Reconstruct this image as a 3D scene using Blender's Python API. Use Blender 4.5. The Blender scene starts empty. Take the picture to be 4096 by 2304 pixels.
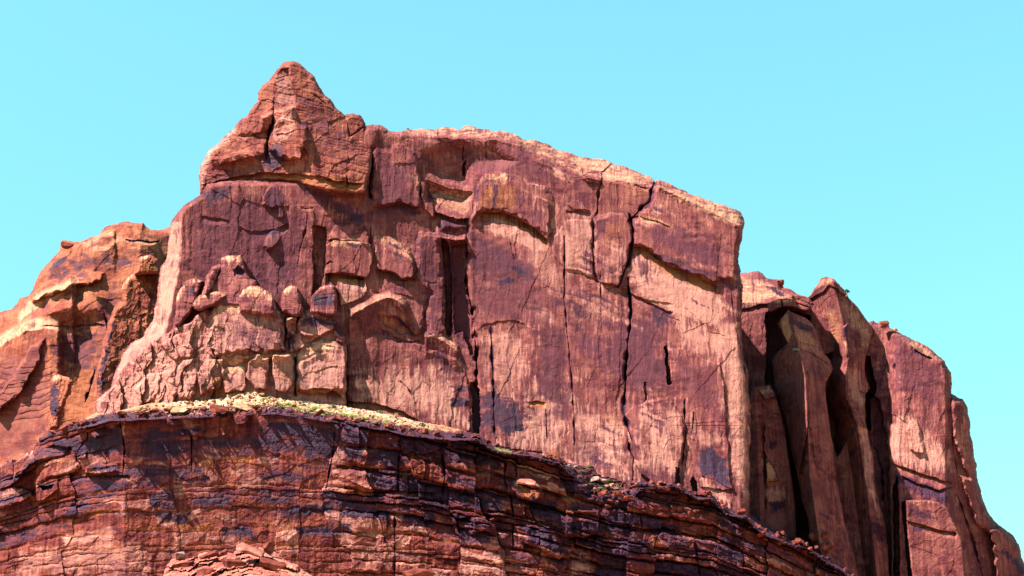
import bpy, math, random
import numpy as np
from mathutils import Vector

SC = bpy.context.scene
# ------------------------------------------------------------------ camera
CAM_Z, PITCH, LENS = 1.7, math.radians(16.5), 62.0
cam_d = bpy.data.cameras.new('camera'); cam = bpy.data.objects.new('camera', cam_d)
SC.collection.objects.link(cam); SC.camera = cam
cam.location = (0, 0, CAM_Z); cam.rotation_euler = (math.pi/2 + PITCH, 0, 0)
cam_d.lens = LENS; cam_d.sensor_width = 36; cam_d.clip_start = .5; cam_d.clip_end = 20000
# ------------------------------------------------------------------ light
SUN = np.array((-.54, -.28, .79)); SUN /= np.linalg.norm(SUN)
EL = math.asin(SUN[2]); AZ = math.atan2(SUN[0], SUN[1])       # azimuth from +Y, clockwise
sun_d = bpy.data.lights.new('sun', 'SUN'); sun = bpy.data.objects.new('sun', sun_d)
SC.collection.objects.link(sun)
sun.rotation_euler = Vector(-SUN).to_track_quat('-Z', 'Y').to_euler()
sun_d.energy = 5.0; sun_d.angle = math.radians(.5); sun_d.color = (1, .885, .80)
W = bpy.data.worlds.new('World'); SC.world = W; W.use_nodes = True
wn = W.node_tree; bg = wn.nodes['Background']
sky = wn.nodes.new('ShaderNodeTexSky'); sky.sky_type = 'NISHITA'; sky.sun_disc = False
sky.sun_elevation = EL; sky.sun_rotation = AZ
sky.air_density = 1.0; sky.dust_density = .1; sky.ozone_density = 1.0
tint = wn.nodes.new('ShaderNodeMix'); tint.data_type = 'RGBA'; tint.blend_type = 'MULTIPLY'
tint.inputs['Factor'].default_value = 1; tint.inputs[7].default_value = (.70, 1.22, .90, 1)
wn.links.new(sky.outputs[0], tint.inputs[6]); wtc = wn.nodes.new('ShaderNodeTexCoord'); wsp = wn.nodes.new('ShaderNodeSeparateXYZ'); wmr = wn.nodes.new('ShaderNodeMapRange')
wn.links.new(wtc.outputs['Generated'], wsp.inputs[0]); wn.links.new(wsp.outputs['Z'], wmr.inputs[0])
wmr.inputs[1].default_value = .12; wmr.inputs[2].default_value = .42; wmr.inputs[3].default_value = .66; wmr.inputs[4].default_value = 1.04
wmul = wn.nodes.new('ShaderNodeVectorMath'); wmul.operation = 'SCALE'
wn.links.new(tint.outputs[2], wmul.inputs[0]); wn.links.new(wmr.outputs[0], wmul.inputs['Scale']); wn.links.new(wmul.outputs[0], bg.inputs[0])
bg.inputs[1].default_value = .069
SC.view_settings.view_transform = 'Standard'; SC.view_settings.look = 'None'
SC.view_settings.exposure = 2.15; SC.view_settings.gamma = 1
SC.cycles.max_bounces = 6; SC.cycles.diffuse_bounces = 4

# ------------------------------------------------------------------ maths helpers
f4 = np.float32
def unproject(U, V, Y):
    "survey point: bearing (U,V on a 4096x2304 plate) and distance Y to a world position"
    xc = (U-2048)/4096*36/LENS; yc = -(V-1152)/4096*36/LENS
    t = Y/(math.cos(PITCH)-yc*math.sin(PITCH))
    return t*xc, Y, CAM_Z + t*(math.sin(PITCH)+yc*math.cos(PITCH))
_r = np.random.RandomState(7)
PERM = np.concatenate([_r.permutation(256)]*2).astype(np.int32)
_a = _r.rand(256)*2*np.pi
GX, GY = np.cos(_a).astype(f4), np.sin(_a).astype(f4)
RND = [_r.rand(256).astype(f4) for _ in range(6)]
def hsh(i, j, seed=0): return PERM[(PERM[(i+seed*17) & 255]+j) & 255]
def perlin(x, y, seed=0):
    xi = np.floor(x).astype(np.int32); yi = np.floor(y).astype(np.int32)
    fx = (x-xi).astype(f4); fy = (y-yi).astype(f4)
    u = fx*fx*fx*(fx*(fx*6-15)+10); v = fy*fy*fy*(fy*(fy*6-15)+10)
    def g(di, dj):
        h = hsh(xi+di, yi+dj, seed); return GX[h]*(fx-di)+GY[h]*(fy-dj)
    a = g(0, 0); b = g(1, 0); c = g(0, 1); d = g(1, 1)
    return ((a+(b-a)*u)*(1-v)+(c+(d-c)*u)*v)*1.5
def fbm(x, y, o=4, seed=0, gain=.5):
    s = 0; a = 1.; n = 0
    for k in range(o):
        s = s+a*perlin(x*2.03**k+k*13.7, y*2.03**k+k*7.3, seed+k); n += a; a *= gain
    return s/n
def ridge(x, y, o=3, seed=0):
    s = 0; a = 1.; n = 0
    for k in range(o):
        s = s+a*(1-np.abs(perlin(x*2.1**k, y*2.1**k, seed+k))*2); n += a; a *= .5
    return s/n
def voronoi(x, y, seed=0):
    "nearest jittered cell: F1, F2-F1, offset to the cell centre, cell hash"
    xi = np.floor(x).astype(np.int32); yi = np.floor(y).astype(np.int32)
    f1 = np.full(x.shape, 9, f4); f2 = np.full(x.shape, 9, f4)
    ox = np.zeros(x.shape, f4); oy = np.zeros(x.shape, f4); hh = np.zeros(x.shape, np.int32)
    for di in (-1, 0, 1):
        for dj in (-1, 0, 1):
            h = hsh(xi+di, yi+dj, seed)
            dx = (x-(xi+di+RND[0][h])).astype(f4); dy = (y-(yi+dj+RND[1][h])).astype(f4)
            d = dx*dx+dy*dy
            n = d < f1
            f2 = np.where(n, f1, np.minimum(f2, d)); f1 = np.where(n, d, f1)
            ox = np.where(n, dx, ox); oy = np.where(n, dy, oy); hh = np.where(n, h, hh)
    return np.sqrt(f1), np.sqrt(f2)-np.sqrt(f1), ox, oy, hh
def sst(a, b, x):
    t = np.clip((x-a)/(b-a), 0, 1); return t*t*(3-2*t)
def seg_dist(px, py, pts):
    d = np.full(px.shape, 1e9, f4); pos = np.zeros(px.shape, f4); L = 0
    for (ax, ay), (bx, by) in zip(pts[:-1], pts[1:]):
        ex, ey = bx-ax, by-ay; l2 = ex*ex+ey*ey+1e-9
        t = np.clip(((px-ax)*ex+(py-ay)*ey)/l2, 0, 1)
        q = (px-ax-t*ex)**2+(py-ay-t*ey)**2
        n = q < d; d = np.where(n, q, d); pos = np.where(n, L+t*math.sqrt(l2), pos); L += math.sqrt(l2)
    return np.sqrt(d), pos/max(L, 1e-6)
def poly_sd(px, py, poly):
    d, _ = seg_dist(px, py, list(poly)+[poly[0]])
    ins = np.zeros(px.shape, bool)
    for (ax, ay), (bx, by) in zip(poly, list(poly[1:])+[poly[0]]):
        if ay == by: continue
        c = ((ay > py) != (by > py)) & (px < (bx-ax)*(py-ay)/(by-ay)+ax)
        ins ^= c
    return np.where(ins, d, -d)
def curve(pts):
    xs = [p[0] for p in pts]; ys = [p[1] for p in pts]
    return lambda x: np.interp(x, xs, ys).astype(f4)

G = 2.4            # survey spacing on the plate (about 15 cm of rock)
# ------------------------------------------------------------------ rock relief
class Rock:
    def __init__(s, outline, Y, seed=1, warp=5, wscale=45, grid=G, fine=1.6, hs=1.):
        s.outline, s.seed, s.hs = outline, seed, hs
        us = [p[0] for p in outline]; vs = [p[1] for p in outline]
        u0, u1 = max(min(us)-12, -120), min(max(us)+12, 4216)
        v0, v1 = max(min(vs)-12, -50), min(max(vs)+12, 2420)
        s.u = np.arange(u0, u1, grid, dtype=f4); s.v = np.arange(v0, v1, grid, dtype=f4); s.g = grid
        s.U, s.V = np.meshgrid(s.u, s.v)
        n1 = perlin(s.U/wscale, s.V/wscale, seed); n2 = perlin(s.U/wscale+31, s.V/wscale+17, seed+3)
        m1 = perlin(s.U/11, s.V/11, seed+5); m2 = perlin(s.U/11+9, s.V/11+4, seed+6)
        s.Wu = s.U+warp*n1+fine*m1; s.Wv = s.V+warp*n2+fine*m2
        s.sd = poly_sd(s.Wu, s.Wv, outline)
        s.Y = (Y(s.U, s.V) if callable(Y) else np.full(s.U.shape, Y)).astype(f4)
        s.st = {k: np.zeros(s.U.shape, f4) for k in 'vpoc'}      # varnish, pale, orange, cream
    def win(s, pts, pad):
        us = [p[0] for p in pts]; vs = [p[1] for p in pts]
        j0 = np.searchsorted(s.u, min(us)-pad); j1 = np.searchsorted(s.u, max(us)+pad)
        i0 = np.searchsorted(s.v, min(vs)-pad); i1 = np.searchsorted(s.v, max(vs)+pad)
        return (slice(i0, i1), slice(j0, j1))
    def block(s, poly, h, r=10, tilt=(0, 0), prof='round', out=0):
        "raise (h>0) or sink (h<0) a polygon of rock, with its edges rounded over r"
        w = s.win(poly, 14)
        if s.U[w].size == 0: return
        sd = poly_sd(s.Wu[w], s.Wv[w], poly)
        rr = .6*r*np.clip(.75+.9*perlin(s.U[w]/33, s.V[w]/33, s.seed+2), .3, 1.4) if prof == 'round' else r
        t = np.clip(sd/rr, 0, 1)
        k = .35*np.sqrt(1-(1-t)**2)+.65*t if prof == 'round' else (t*t*(3-2*t) if prof == 'soft' else t)
        cu = sum(p[0] for p in poly)/len(poly); cv = sum(p[1] for p in poly)/len(poly)
        s.Y[w] -= (s.hs if h > 0 else .5+.5*s.hs)*k*(h+tilt[0]*(s.U[w]-cu)+tilt[1]*(s.V[w]-cv))
    def crack(s, pts, w_, d, stain=0, taper=True):
        w = s.win(pts, w_*4+14)
        if s.U[w].size == 0: return
        q, t = seg_dist(.6*s.U[w]+.4*s.Wu[w], .6*s.V[w]+.4*s.Wv[w], pts); d = d*.75
        w_ = w_*np.clip(.55+1.3*perlin(s.U[w]/38, s.V[w]/38, s.seed+8), .22, 1.3)
        k = np.exp(-(q/w_)**2)*np.clip(.7+1.2*perlin(s.U[w]/70, s.V[w]/70, s.seed+9), .15, 1.1)
        if taper: k = k*np.clip(np.minimum(t, 1-t)*8+.25, 0, 1)
        s.Y[w] += d*k
        if stain: s.st['v'][w] = np.maximum(s.st['v'][w], stain*np.exp(-(q/(w_*2.2))**2))
    def under(s, pts, h, fall, end=.08, orange=0, pale=0):
        "rock below the line steps back by h and comes out again over `fall`: an overhang"
        h = h*(.35+.65*s.hs); xs = [p[0] for p in pts]; w = s.win(pts, fall+14)
        if s.U[w].size == 0: return
        d = s.Wv[w]-curve(pts)(s.Wu[w]); t = (s.Wu[w]-xs[0])/(xs[-1]-xs[0])
        e = np.clip(np.minimum(t, 1-t)/end, 0, 1); e = e*e*(3-2*e)
        k = sst(0, 3, d)*np.clip(1-d/fall, 0, 1)**1.3*e
        s.Y[w] += h*k
        if orange: s.st['o'][w] = np.maximum(s.st['o'][w], orange*sst(-2, 3, d)*(1-sst(fall*.35, fall*.9, d))*e)  # orange underside: fresh rock, with warm bounced light put into the colour
        if pale: s.st['p'][w] = np.maximum(s.st['p'][w], pale*sst(0, 6, d)*(1-sst(fall*.5, fall*2.5, d))*e)
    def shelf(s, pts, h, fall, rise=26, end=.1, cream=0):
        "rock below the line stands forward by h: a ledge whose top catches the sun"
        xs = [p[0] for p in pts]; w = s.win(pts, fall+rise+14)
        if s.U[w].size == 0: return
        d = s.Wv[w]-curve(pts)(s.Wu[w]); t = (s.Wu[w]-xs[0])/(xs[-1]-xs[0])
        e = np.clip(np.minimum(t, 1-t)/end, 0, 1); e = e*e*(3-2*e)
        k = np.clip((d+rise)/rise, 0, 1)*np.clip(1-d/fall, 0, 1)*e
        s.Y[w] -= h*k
        if cream: s.st['c'][w] = np.maximum(s.st['c'][w], cream*sst(-rise, -rise*.5, d)*(1-sst(-2, 8, d))*e)  # cream ledge top: sunlight put into the colour
    def stain(s, kind, poly, amt=1., soft=25, streak=.5, patch=.4, scale=1.):
        "a patch of desert varnish / fresh rock, or of painted light, with ragged, streaky borders"
        w = s.win(poly, soft+30)
        if s.U[w].size == 0: return
        U, V = s.Wu[w], s.Wv[w]
        sd = poly_sd(U, V, poly)
        n = streak*fbm(U/(9*scale), V/(110*scale), 3, s.seed+21)+patch*fbm(U/(50*scale), V/(28*scale), 4, s.seed+33)
        k = sst(-soft*.5, soft, sd+n*soft*3.2)
        s.st[kind][w] = np.maximum(s.st[kind][w], amt*k)
    # ---- generic weathering
    def grain(s, big=1.2, flute=.5, facet=.8, small=.25, fscale=(120, 230), beds=0, dip=0., mask=1.):
        U, V, k = s.Wu, s.Wv, s.seed
        d = big*fbm(U/330, V/480, 3, k)
        if flute: d = d+flute*fbm(U/34, V/420, 3, k+4)
        if facet:
            for q, a in ((1, 1), (.37, .42), (.15, .2)):
                f1, df, ox, oy, h = voronoi(U/(fscale[0]*q), V/(fscale[1]*q)+U/(fscale[1]*q)*.25, k+int(q*10))
                d = d+facet*a*((RND[2][h]-.5)*.9+(RND[3][h]-.5)*1.9*ox+(RND[4][h]-.62)*1.6*oy)
        if beds:
            b = V+dip*U+14*fbm(U/220, V/120, 3, k+9)
            d = d+beds*(fbm(b/26, U/700, 3, k+11)+.6*perlin(b/9, U/300, k+12))
        d = d+small*fbm(U/17, V/22, 4, k+15, .62)
        s.Y += (d*mask).astype(f4)
    def roundedge(s, r=20, R=4.):
        t = np.clip(s.sd/r, 0, 1); s.Y += (R*(1-np.sqrt(np.clip(1-(1-t)**2, 0, 1)))).astype(f4)
    def streaks(s, v=.5, p=.35, lo=.05, dark=None):
        U, V, k = s.Wu, s.Wv, s.seed
        n = fbm(U/7, V/150, 3, k+41)*.75+.6*fbm(U/90, V/60, 3, k+44)
        s.st['v'] = np.maximum(s.st['v'], v*sst(lo, lo+.5, n))
        n2 = fbm(U/6, V/120, 3, k+51)*.8+.6*fbm(U/70, V/110, 3, k+54)
        s.st['p'] = np.maximum(s.st['p'], p*sst(.08, .55, n2))
    def drips(s, amt=.7, fade=.988, lo=.12):
        "dark curtains of varnish running down from every overhang and seep"
        gv = np.gradient(s.Y, s.g, axis=0)
        gv = np.clip(gv*1.2-.05, 0, 1)
        col = np.clip(.5+1.1*fbm(s.U/6.5, s.V/400, 3, s.seed+61)+.7*fbm(s.U/60, s.V/500, 2, s.seed+64), 0, 1)
        d = np.zeros_like(gv); c = np.zeros(gv.shape[1], f4)
        for i in range(gv.shape[0]):
            c = np.maximum(c*fade, gv[i]); d[i] = c
        s.st['v'] = np.maximum(s.st['v'], np.clip(amt*(d*col*1.5-lo), 0, amt)).astype(f4)
    def at(s, u, v):
        j = int(np.clip(round((u-s.u[0])/s.g), 0, len(s.u)-1)); i = int(np.clip(round((v-s.v[0])/s.g), 0, len(s.v)-1))
        return float(s.Y[i, j])
    def build(s, name, mat, parent=None, depth=25., cap=True):
        M = s.sd > -s.g*.55
        gy, gx = np.gradient(s.sd, s.g); gl = np.sqrt(gx*gx+gy*gy)+1e-6
        k = np.where(s.sd < s.g*.3, np.clip(s.g*.1-s.sd, 0, s.g)*M, 0)
        U = s.U+gx/gl*k; V = s.V+gy/gl*k
        idx = np.full(M.shape, -1, np.int64)
        q = M[:-1, :-1] & M[1:, :-1] & M[:-1, 1:] & M[1:, 1:]
        use = np.zeros(M.shape, bool)
        use[:-1, :-1] |= q; use[1:, :-1] |= q; use[:-1, 1:] |= q; use[1:, 1:] |= q
        n = int(use.sum()); idx[use] = np.arange(n)
        X, Y_, Z = unproject(U[use].astype(np.float64), V[use].astype(np.float64), s.Y[use].astype(np.float64))
        co = np.stack([X, Y_, Z], 1)
        faces = np.stack([idx[:-1, :-1][q], idx[1:, :-1][q], idx[1:, 1:][q], idx[:-1, 1:][q]], 1)
        # rim edges go back into the rock by `depth`
        qp = np.pad(q, 1)
        c = qp[1:-1, 1:-1]; E = []
        ii = idx
        for (dy, dx, a, b) in ((-1, 0, (0, 0), (0, 1)), (1, 0, (1, 1), (1, 0)), (0, -1, (1, 0), (0, 0)), (0, 1, (0, 1), (1, 1))):
            m = c & ~qp[1+dy:qp.shape[0]-1+dy, 1+dx:qp.shape[1]-1+dx]
            H, Wd = q.shape
            E.append(np.stack([ii[a[0]:a[0]+H, a[1]:a[1]+Wd][m], ii[b[0]:b[0]+H, b[1]:b[1]+Wd][m]], 1))
        E = np.concatenate(E)
        ring = np.unique(E); back = np.full(n, -1, np.int64); back[ring] = n+np.arange(len(ring))
        o = np.array((0, 0, CAM_Z)); rc = co[ring]; f = ((rc[:, 1]+depth)/rc[:, 1])[:, None]; ybk = float(np.median(rc[:, 1]))+depth
        inset = .985
        bc = o+(rc-o)*f
        cen = bc.mean(0); cen[1] = ybk+depth*.1
        bc[:, 0] = cen[0]+(bc[:, 0]-cen[0])*inset; bc[:, 2] = cen[2]+(bc[:, 2]-cen[2])*inset
        sk = np.stack([E[:, 1], E[:, 0], back[E[:, 0]], back[E[:, 1]]], 1)
        allco = np.concatenate([co, bc, cen[None]])
        quads = np.concatenate([faces, sk])
        loops = quads.ravel(); nq = len(quads)
        starts = np.arange(nq)*4; tot = np.full(nq, 4)
        if cap:
            tri = np.stack([back[E[:, 1]], back[E[:, 0]], np.full(len(E), len(allco)-1)], 1)
            starts = np.concatenate([starts, nq*4+np.arange(len(tri))*3]); tot = np.concatenate([tot, np.full(len(tri), 3)])
            loops = np.concatenate([loops, tri.ravel()])
        me = bpy.data.meshes.new(name)
        me.vertices.add(len(allco)); me.vertices.foreach_set('co', allco.astype(f4).ravel())
        me.loops.add(len(loops)); me.loops.foreach_set('vertex_index', loops.astype(np.int32))
        me.polygons.add(len(starts)); me.polygons.foreach_set('loop_start', starts.astype(np.int32))
        me.polygons.foreach_set('loop_total', tot.astype(np.int32))
        at = me.attributes.new('weather', 'FLOAT_COLOR', 'POINT')
        w = np.zeros((len(allco), 4), f4)
        for j, kk in enumerate('vpoc'):
            w[:n, j] = np.clip(s.st[kk][use], 0, 1)
            w[ring*0+n+np.arange(len(ring)), j] = w[ring, j]
        at.data.foreach_set('color', w.ravel())
        me.update(calc_edges=True); me.validate()
        me.polygons.foreach_set('use_smooth', np.zeros(len(me.polygons), bool))
        me.materials.append(mat)
        ob = bpy.data.objects.new(name, me); SC.collection.objects.link(ob)
        if parent: ob.parent = parent
        return ob
def tag(o, label=None, cat=None, group=None, kind=None):
    if label: o['label'] = label
    if cat: o['category'] = cat
    if group: o['group'] = group
    if kind: o['kind'] = kind
    return o
def thing(name, label, cat, group=None):
    o = bpy.data.objects.new(name, None); SC.collection.objects.link(o)
    return tag(o, label, cat, group)

# ------------------------------------------------------------------ materials
def rock_mat(name, base=(.46, .150, .134), base2=(.28, .074, .088), varn=(.052, .019, .066), pale=(.74, .335, .27),
             orange=(.54, .19, .075), cream=(.74, .38, .235), rough=.62, fine=1., bump=.35, stk=.85):
    base, base2, varn, pale, orange, cream = [tuple(k*x for x in c) for k, c in zip((.36, .34, .34, .40, .42, .48), (base, base2, varn, pale, orange, cream))]
    maroon = (.080, .0190, .0280)
    m = bpy.data.materials.new(name); m.use_nodes = True; nt = m.node_tree; N = nt.nodes; L = nt.links
    b = N['Principled BSDF']
    tc = N.new('ShaderNodeTexCoord'); P = tc.outputs['Object']
    def noise(sc, scale, det=6, rgh=.6):
        mp = N.new('ShaderNodeMapping'); mp.inputs['Scale'].default_value = scale; L.new(P, mp.inputs[0])
        t = N.new('ShaderNodeTexNoise'); t.inputs['Scale'].default_value = sc
        t.inputs['Detail'].default_value = det; t.inputs['Roughness'].default_value = rgh
        L.new(mp.outputs[0], t.inputs[0]); return t.outputs['Fac']
    def ramp(x, a, c):
        r = N.new('ShaderNodeMapRange'); r.inputs[1].default_value = a; r.inputs[2].default_value = c
        L.new(x, r.inputs[0]); return r.outputs[0]
    def math_(op, a, c):
        n = N.new('ShaderNodeMath'); n.operation = op
        for i, x in enumerate((a, c)):
            if isinstance(x, (int, float)): n.inputs[i].default_value = x
            else: L.new(x, n.inputs[i])
        return n.outputs[0]
    def mix(f, a, c, bt='MIX'):
        n = N.new('ShaderNodeMix'); n.data_type = 'RGBA'; n.blend_type = bt
        for i, x in ((0, f), (6, a), (7, c)):
            if isinstance(x, (int, float)): n.inputs[i].default_value = x
            elif isinstance(x, tuple): n.inputs[i].default_value = (*x, 1)
            else: L.new(x, n.inputs[i])
        return n.outputs[2]
    streak = noise(1.1, (1, 1, .07), 5); fst = noise(3.2, (1, 1, .045), 3); patch = noise(.16, (1, 1, 1.6), 6); grit = noise(2.6, (1, 1, 1.4), 6, .7)
    bed = noise(.9, (.06, .06, 1), 5)
    att = N.new('ShaderNodeAttribute'); att.attribute_name = 'weather'
    sep = N.new('ShaderNodeSeparateColor'); L.new(att.outputs['Color'], sep.inputs[0])
    col = mix(ramp(math_('ADD', math_('MULTIPLY', patch, .7), math_('MULTIPLY', streak, .5)), .50, .68), base2, base)
    def soft(x, n, k):      # break the survey masks up with noise
        return ramp(math_('ADD', x, math_('MULTIPLY', math_('SUBTRACT', n, .5), k)), .12, .82)
    col = mix(soft(sep.outputs[1], streak, .7), col, pale)
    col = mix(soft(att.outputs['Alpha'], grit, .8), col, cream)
    col = mix(math_('MULTIPLY', soft(sep.outputs[2], grit, .9), .8), col, orange)
    vm = soft(sep.outputs[0], math_('ADD', math_('MULTIPLY', grit, .5), math_('MULTIPLY', streak, .5)), 1.0)
    col = mix(math_('MULTIPLY', ramp(vm, 0, .55), .9), col, tuple(maroon))
    col = mix(math_('MULTIPLY', ramp(vm, .42, 1.), .92), col, varn)
    def tonemul(col, x, a, c, lo, hi, f=1.):
        r = N.new('ShaderNodeValToRGB'); L.new(ramp(x, a, c), r.inputs[0])
        r.color_ramp.elements[0].color = (*lo, 1); r.color_ramp.elements[1].color = (*hi, 1)
        return mix(f, col, r.outputs[0], 'MULTIPLY')
    zone = ramp(noise(.075, (1, 1, .7), 3), .40, .62); zone2 = ramp(noise(.09, (.8, 1, 1.3), 3), .42, .60)
    blot = noise(.33, (1, 1, 1.9), 5, .65)
    col = tonemul(col, streak, .37, .63, (.58, .52, .57), (1.30, 1.32, 1.27), math_('MULTIPLY', zone, stk))
    col = tonemul(col, fst, .34, .66, (.76, .74, .79), (1.2, 1.22, 1.18), math_('MULTIPLY', zone, stk))
    col = tonemul(col, blot, .41, .59, (.56, .49, .56), (1.24, 1.26, 1.22), zone2)
    col = tonemul(col, grit, .36, .64, (.74, .70, .71), (1.2, 1.2, 1.18))
    col = tonemul(col, bed, .36, .64, (1-.22*fine, 1-.24*fine, 1-.22*fine), (1+.15*fine, 1+.15*fine, 1+.13*fine))
    L.new(col, b.inputs['Base Color'])
    L.new(ramp(vm, -1.2, 1.6), b.inputs['Roughness'])
    rr = N.new('ShaderNodeMapRange'); L.new(vm, rr.inputs[0]); rr.inputs[3].default_value = .78; rr.inputs[4].default_value = .68
    L.new(rr.outputs[0], b.inputs['Roughness'])
    sp = N.new('ShaderNodeMapRange'); L.new(vm, sp.inputs[0]); sp.inputs[3].default_value = .04; sp.inputs[4].default_value = .14
    L.new(sp.outputs[0], b.inputs['Specular IOR Level'])
    bp = N.new('ShaderNodeBump'); bp.inputs['Strength'].default_value = bump; bp.inputs['Distance'].default_value = .25
    L.new(math_('ADD', grit, math_('MULTIPLY', streak, .5)), bp.inputs['Height']); L.new(bp.outputs[0], b.inputs['Normal'])
    return m
ROCK = rock_mat('red_sandstone', fine=.35, stk=.6)
LEDGE = rock_mat('banded_sandstone', fine=.5, base=(.40, .105, .070), base2=(.21, .040, .046))
ORROCK = rock_mat('orange_sandstone', fine=.5, base=(.66, .225, .125), base2=(.42, .10, .07), stk=.4)
CAPROCK = rock_mat('summit_sandstone', fine=.6, base=(.52, .170, .120), base2=(.33, .080, .074), stk=.3)
SCREE = rock_mat('pale_scree', base=(.85, .46, .27), base2=(.62, .30, .17), pale=(1., .66, .44))
OUTROCK = rock_mat('pink_outcrop_rock', base=(.95, .33, .25), base2=(.62, .15, .11), fine=.6, stk=.2)
DIRT = rock_mat('desert_ground', base=(.8, .30, .14), base2=(.6, .20, .10))
# =================================================================== THE BUTTE
SKY_MAIN = [(1462,501),(1473,498),(1500,497),(1528,504),(1556,526),(1589,526),(1611,523),(1639,517),(1694,512),(1749,514),(1760,509),(1782,506),
 (1812,512),(1843,520),(1850,508),(1865,502),(1890,506),(1915,512),(1950,519),(1964,523),(1975,524),(1997,520),(2047,531),(2074,543),(2097,559),(2125,560),(2175,571),
 (2230,596),(2274,610),(2324,627),(2379,632),(2418,638),(2451,654),(2495,665),(2550,685),(2605,707),(2618,724),(2622,734),(2628,718),(2661,726),(2716,754),
 (2766,776),(2804,787),(2859,809),(2915,828),(2959,845),(2970,861),(2978,886),(2976,919),(2967,958),(2959,1002),(2956,1057),(2964,1085),
 (2971,1173),(2966,1270),(2971,1405),(2993,1504),(3002,1630),(3002,1765),(2998,1900),(2998,2100)]
FLANK = [(381,1660),(386,1600),(442,1551),(464,1479),(486,1435),(519,1374),(574,1341),(607,1280),(624,1209),(643,1065),(663,1037),(679,932),(685,888),(712,844),(733,822),(799,780)]
FLANK_IN = [(733,860),(729,883),(726,1021),(712,1109),(690,1209),(674,1297),(640,1400),(610,1500),(590,1700)]
butte = thing('sandstone_butte', 'huge red sandstone butte with a pointed summit, filling the middle of the view', 'butte')

def y_main(U, V):
    lean = np.interp(U, [600, 1500, 1900, 2950], [.000, .001, .004, .0075])
    Y = 418+(1700-V)*lean-np.interp(U, [1900, 2900], [0, 7])
    Y = Y+np.clip((U-2950)/50, 0, 2)**2*1.5
    fi = np.interp(V, [p[1] for p in FLANK_IN], [p[0] for p in FLANK_IN])
    Y = Y+np.clip(fi-U, 0, 400)*.13
    Y = Y+8*sst(2040, 2140, V)*sst(2600, 2800, U)
    Y = Y+.8*sst(1480, 1530, U)*(1-sst(1850, 1890, U))
    return Y
R = Rock([(381,1900)]+FLANK+[(830,735),(1000,690),(1200,680),(1300,660),(1400,600)]+SKY_MAIN+[(3000,2304),(381,2304)], y_main, seed=3, hs=.36, fine=2.0)
wl = R
# --- alcove and bench under the rim
R.block([(1670,600),(1760,560),(1880,545),(1990,560),(2090,650),(1990,700),(1910,700),(1895,770),(1830,765),(1750,745),(1690,700)], -4, 60, (0,-.02), 'soft')
R.block([(1700,720),(1760,742),(1837,762),(1895,768),(1885,860),(1880,930),(1760,930),(1720,850),(1690,800)], -1.4, 30, (0,.05), 'soft')
R.under([(1700,716),(1758,742),(1797,754),(1837,760),(1895,766)], 1.6, 22, orange=.4)
R.stain('c', [(1700,735),(1760,752),(1890,775),(1880,850),(1800,850),(1740,820)], .42, 22, .1, .4)
R.under([(1735,846),(1780,858),(1833,876),(1880,872)], 4.5, 75, orange=.55)
R.stain('v', [(1750,852),(1800,870),(1870,885),(1870,925),(1760,925)], .6, 10, 1.0, .2)
R.shelf([(1735,945),(1800,955),(1875,960)], 2.5, 40, 18)
R.block([(1848,675),(1855,650),(1862,640),(1860,710),(1850,702)], -3.5, 8)
# --- right shoulder of the summit, and the block beside it
R.block([(1490,600),(1510,592),(1560,598),(1570,578),(1611,575),(1640,590),(1661,609),(1672,640),(1675,690),(1688,715),(1682,760),(1682,785),(1686,829),(1650,826),(1600,815),(1561,821),(1490,832),(1478,790),(1482,720)], 3.5, 26, (.008,.012))
R.block([(1686,722),(1700,728),(1716,762),(1715,790),(1730,800),(1742,850),(1740,870),(1690,840),(1684,780)], 2.5, 10)
R.crack([(1684,722),(1682,760),(1681,785)], 3, 2.5)
R.under([(1488,829),(1520,830),(1561,821),(1600,815),(1639,821),(1690,838)], 1.3, 26, orange=.2)
R.crack([(1492,590),(1484,680),(1478,770),(1490,800)], 9, 4.5, .2)
R.crack([(1487,840),(1486,900),(1480,960),(1490,1000)], 7, 2.2, .3)
R.stain('v', [(1540,800),(1690,850),(1660,870),(1560,840)], .7, 12)
R.stain('c', [(1580,650),(1640,680),(1690,730),(1650,730),(1590,690)], .45, 22)
# --- below the summit: scoop, shiny knobs, bays
R.under([(950,905),(1000,922),(1060,924),(1110,912),(1150,890)], .7, 60)
R.stain('v', [(950,890),(1010,925),(1120,918),(1160,880),(1120,940),(1000,945)], .8, 10, .2, .3)
R.block([(1053,985),(1055,960),(1075,935),(1105,910),(1150,898),(1158,912),(1140,935),(1115,960),(1095,990),(1068,1008)], 1.7, 16, (-.05,.045))
R.stain('p', [(1053,980),(1060,945),(1105,912),(1155,900),(1120,955),(1080,985)], .8, 8)  # sheen on the knob painted as pale rock
R.block([(1050,820),(1052,790),(1075,750),(1112,735),(1125,760),(1150,790),(1130,820),(1140,860),(1128,885),(1112,870),(1108,830),(1080,835)], 1.8, 15, (-.04,.03))
R.stain('v', [(1050,780),(1110,735),(1150,790),(1130,880),(1110,860),(1060,840)], .6, 12, .1, .6)
R.crack([(1228,850),(1225,905),(1212,960),(1200,1000),(1190,1060)], 4, 1.6, .3)
R.block([(1215,840),(1245,830),(1260,850),(1255,930),(1275,1000),(1262,1060),(1250,1010),(1228,960)], 1.3, 14)
R.block([(1246,915),(1268,895),(1262,930),(1252,950),(1244,940)], 1.4, 8, (-.05,.02)); R.stain('p', [(1246,915),(1268,895),(1262,930),(1250,950)], .8, 6)
R.stain('v', [(800,765),(920,745),(935,790),(830,830)], .75, 16)
R.stain('v', [(770,810),(1000,770),(1080,860),(980,900),(860,870)], .5, 26)
R.stain('v', [(1160,730),(1330,770),(1440,850),(1400,900),(1260,800)], .62, 24)
R.stain('v', [(1395,850),(1455,855),(1460,895),(1400,890)], .85, 10, .2, .3)
R.under([(800,862),(850,868),(925,882)], 1.2, 30, orange=0)
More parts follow.
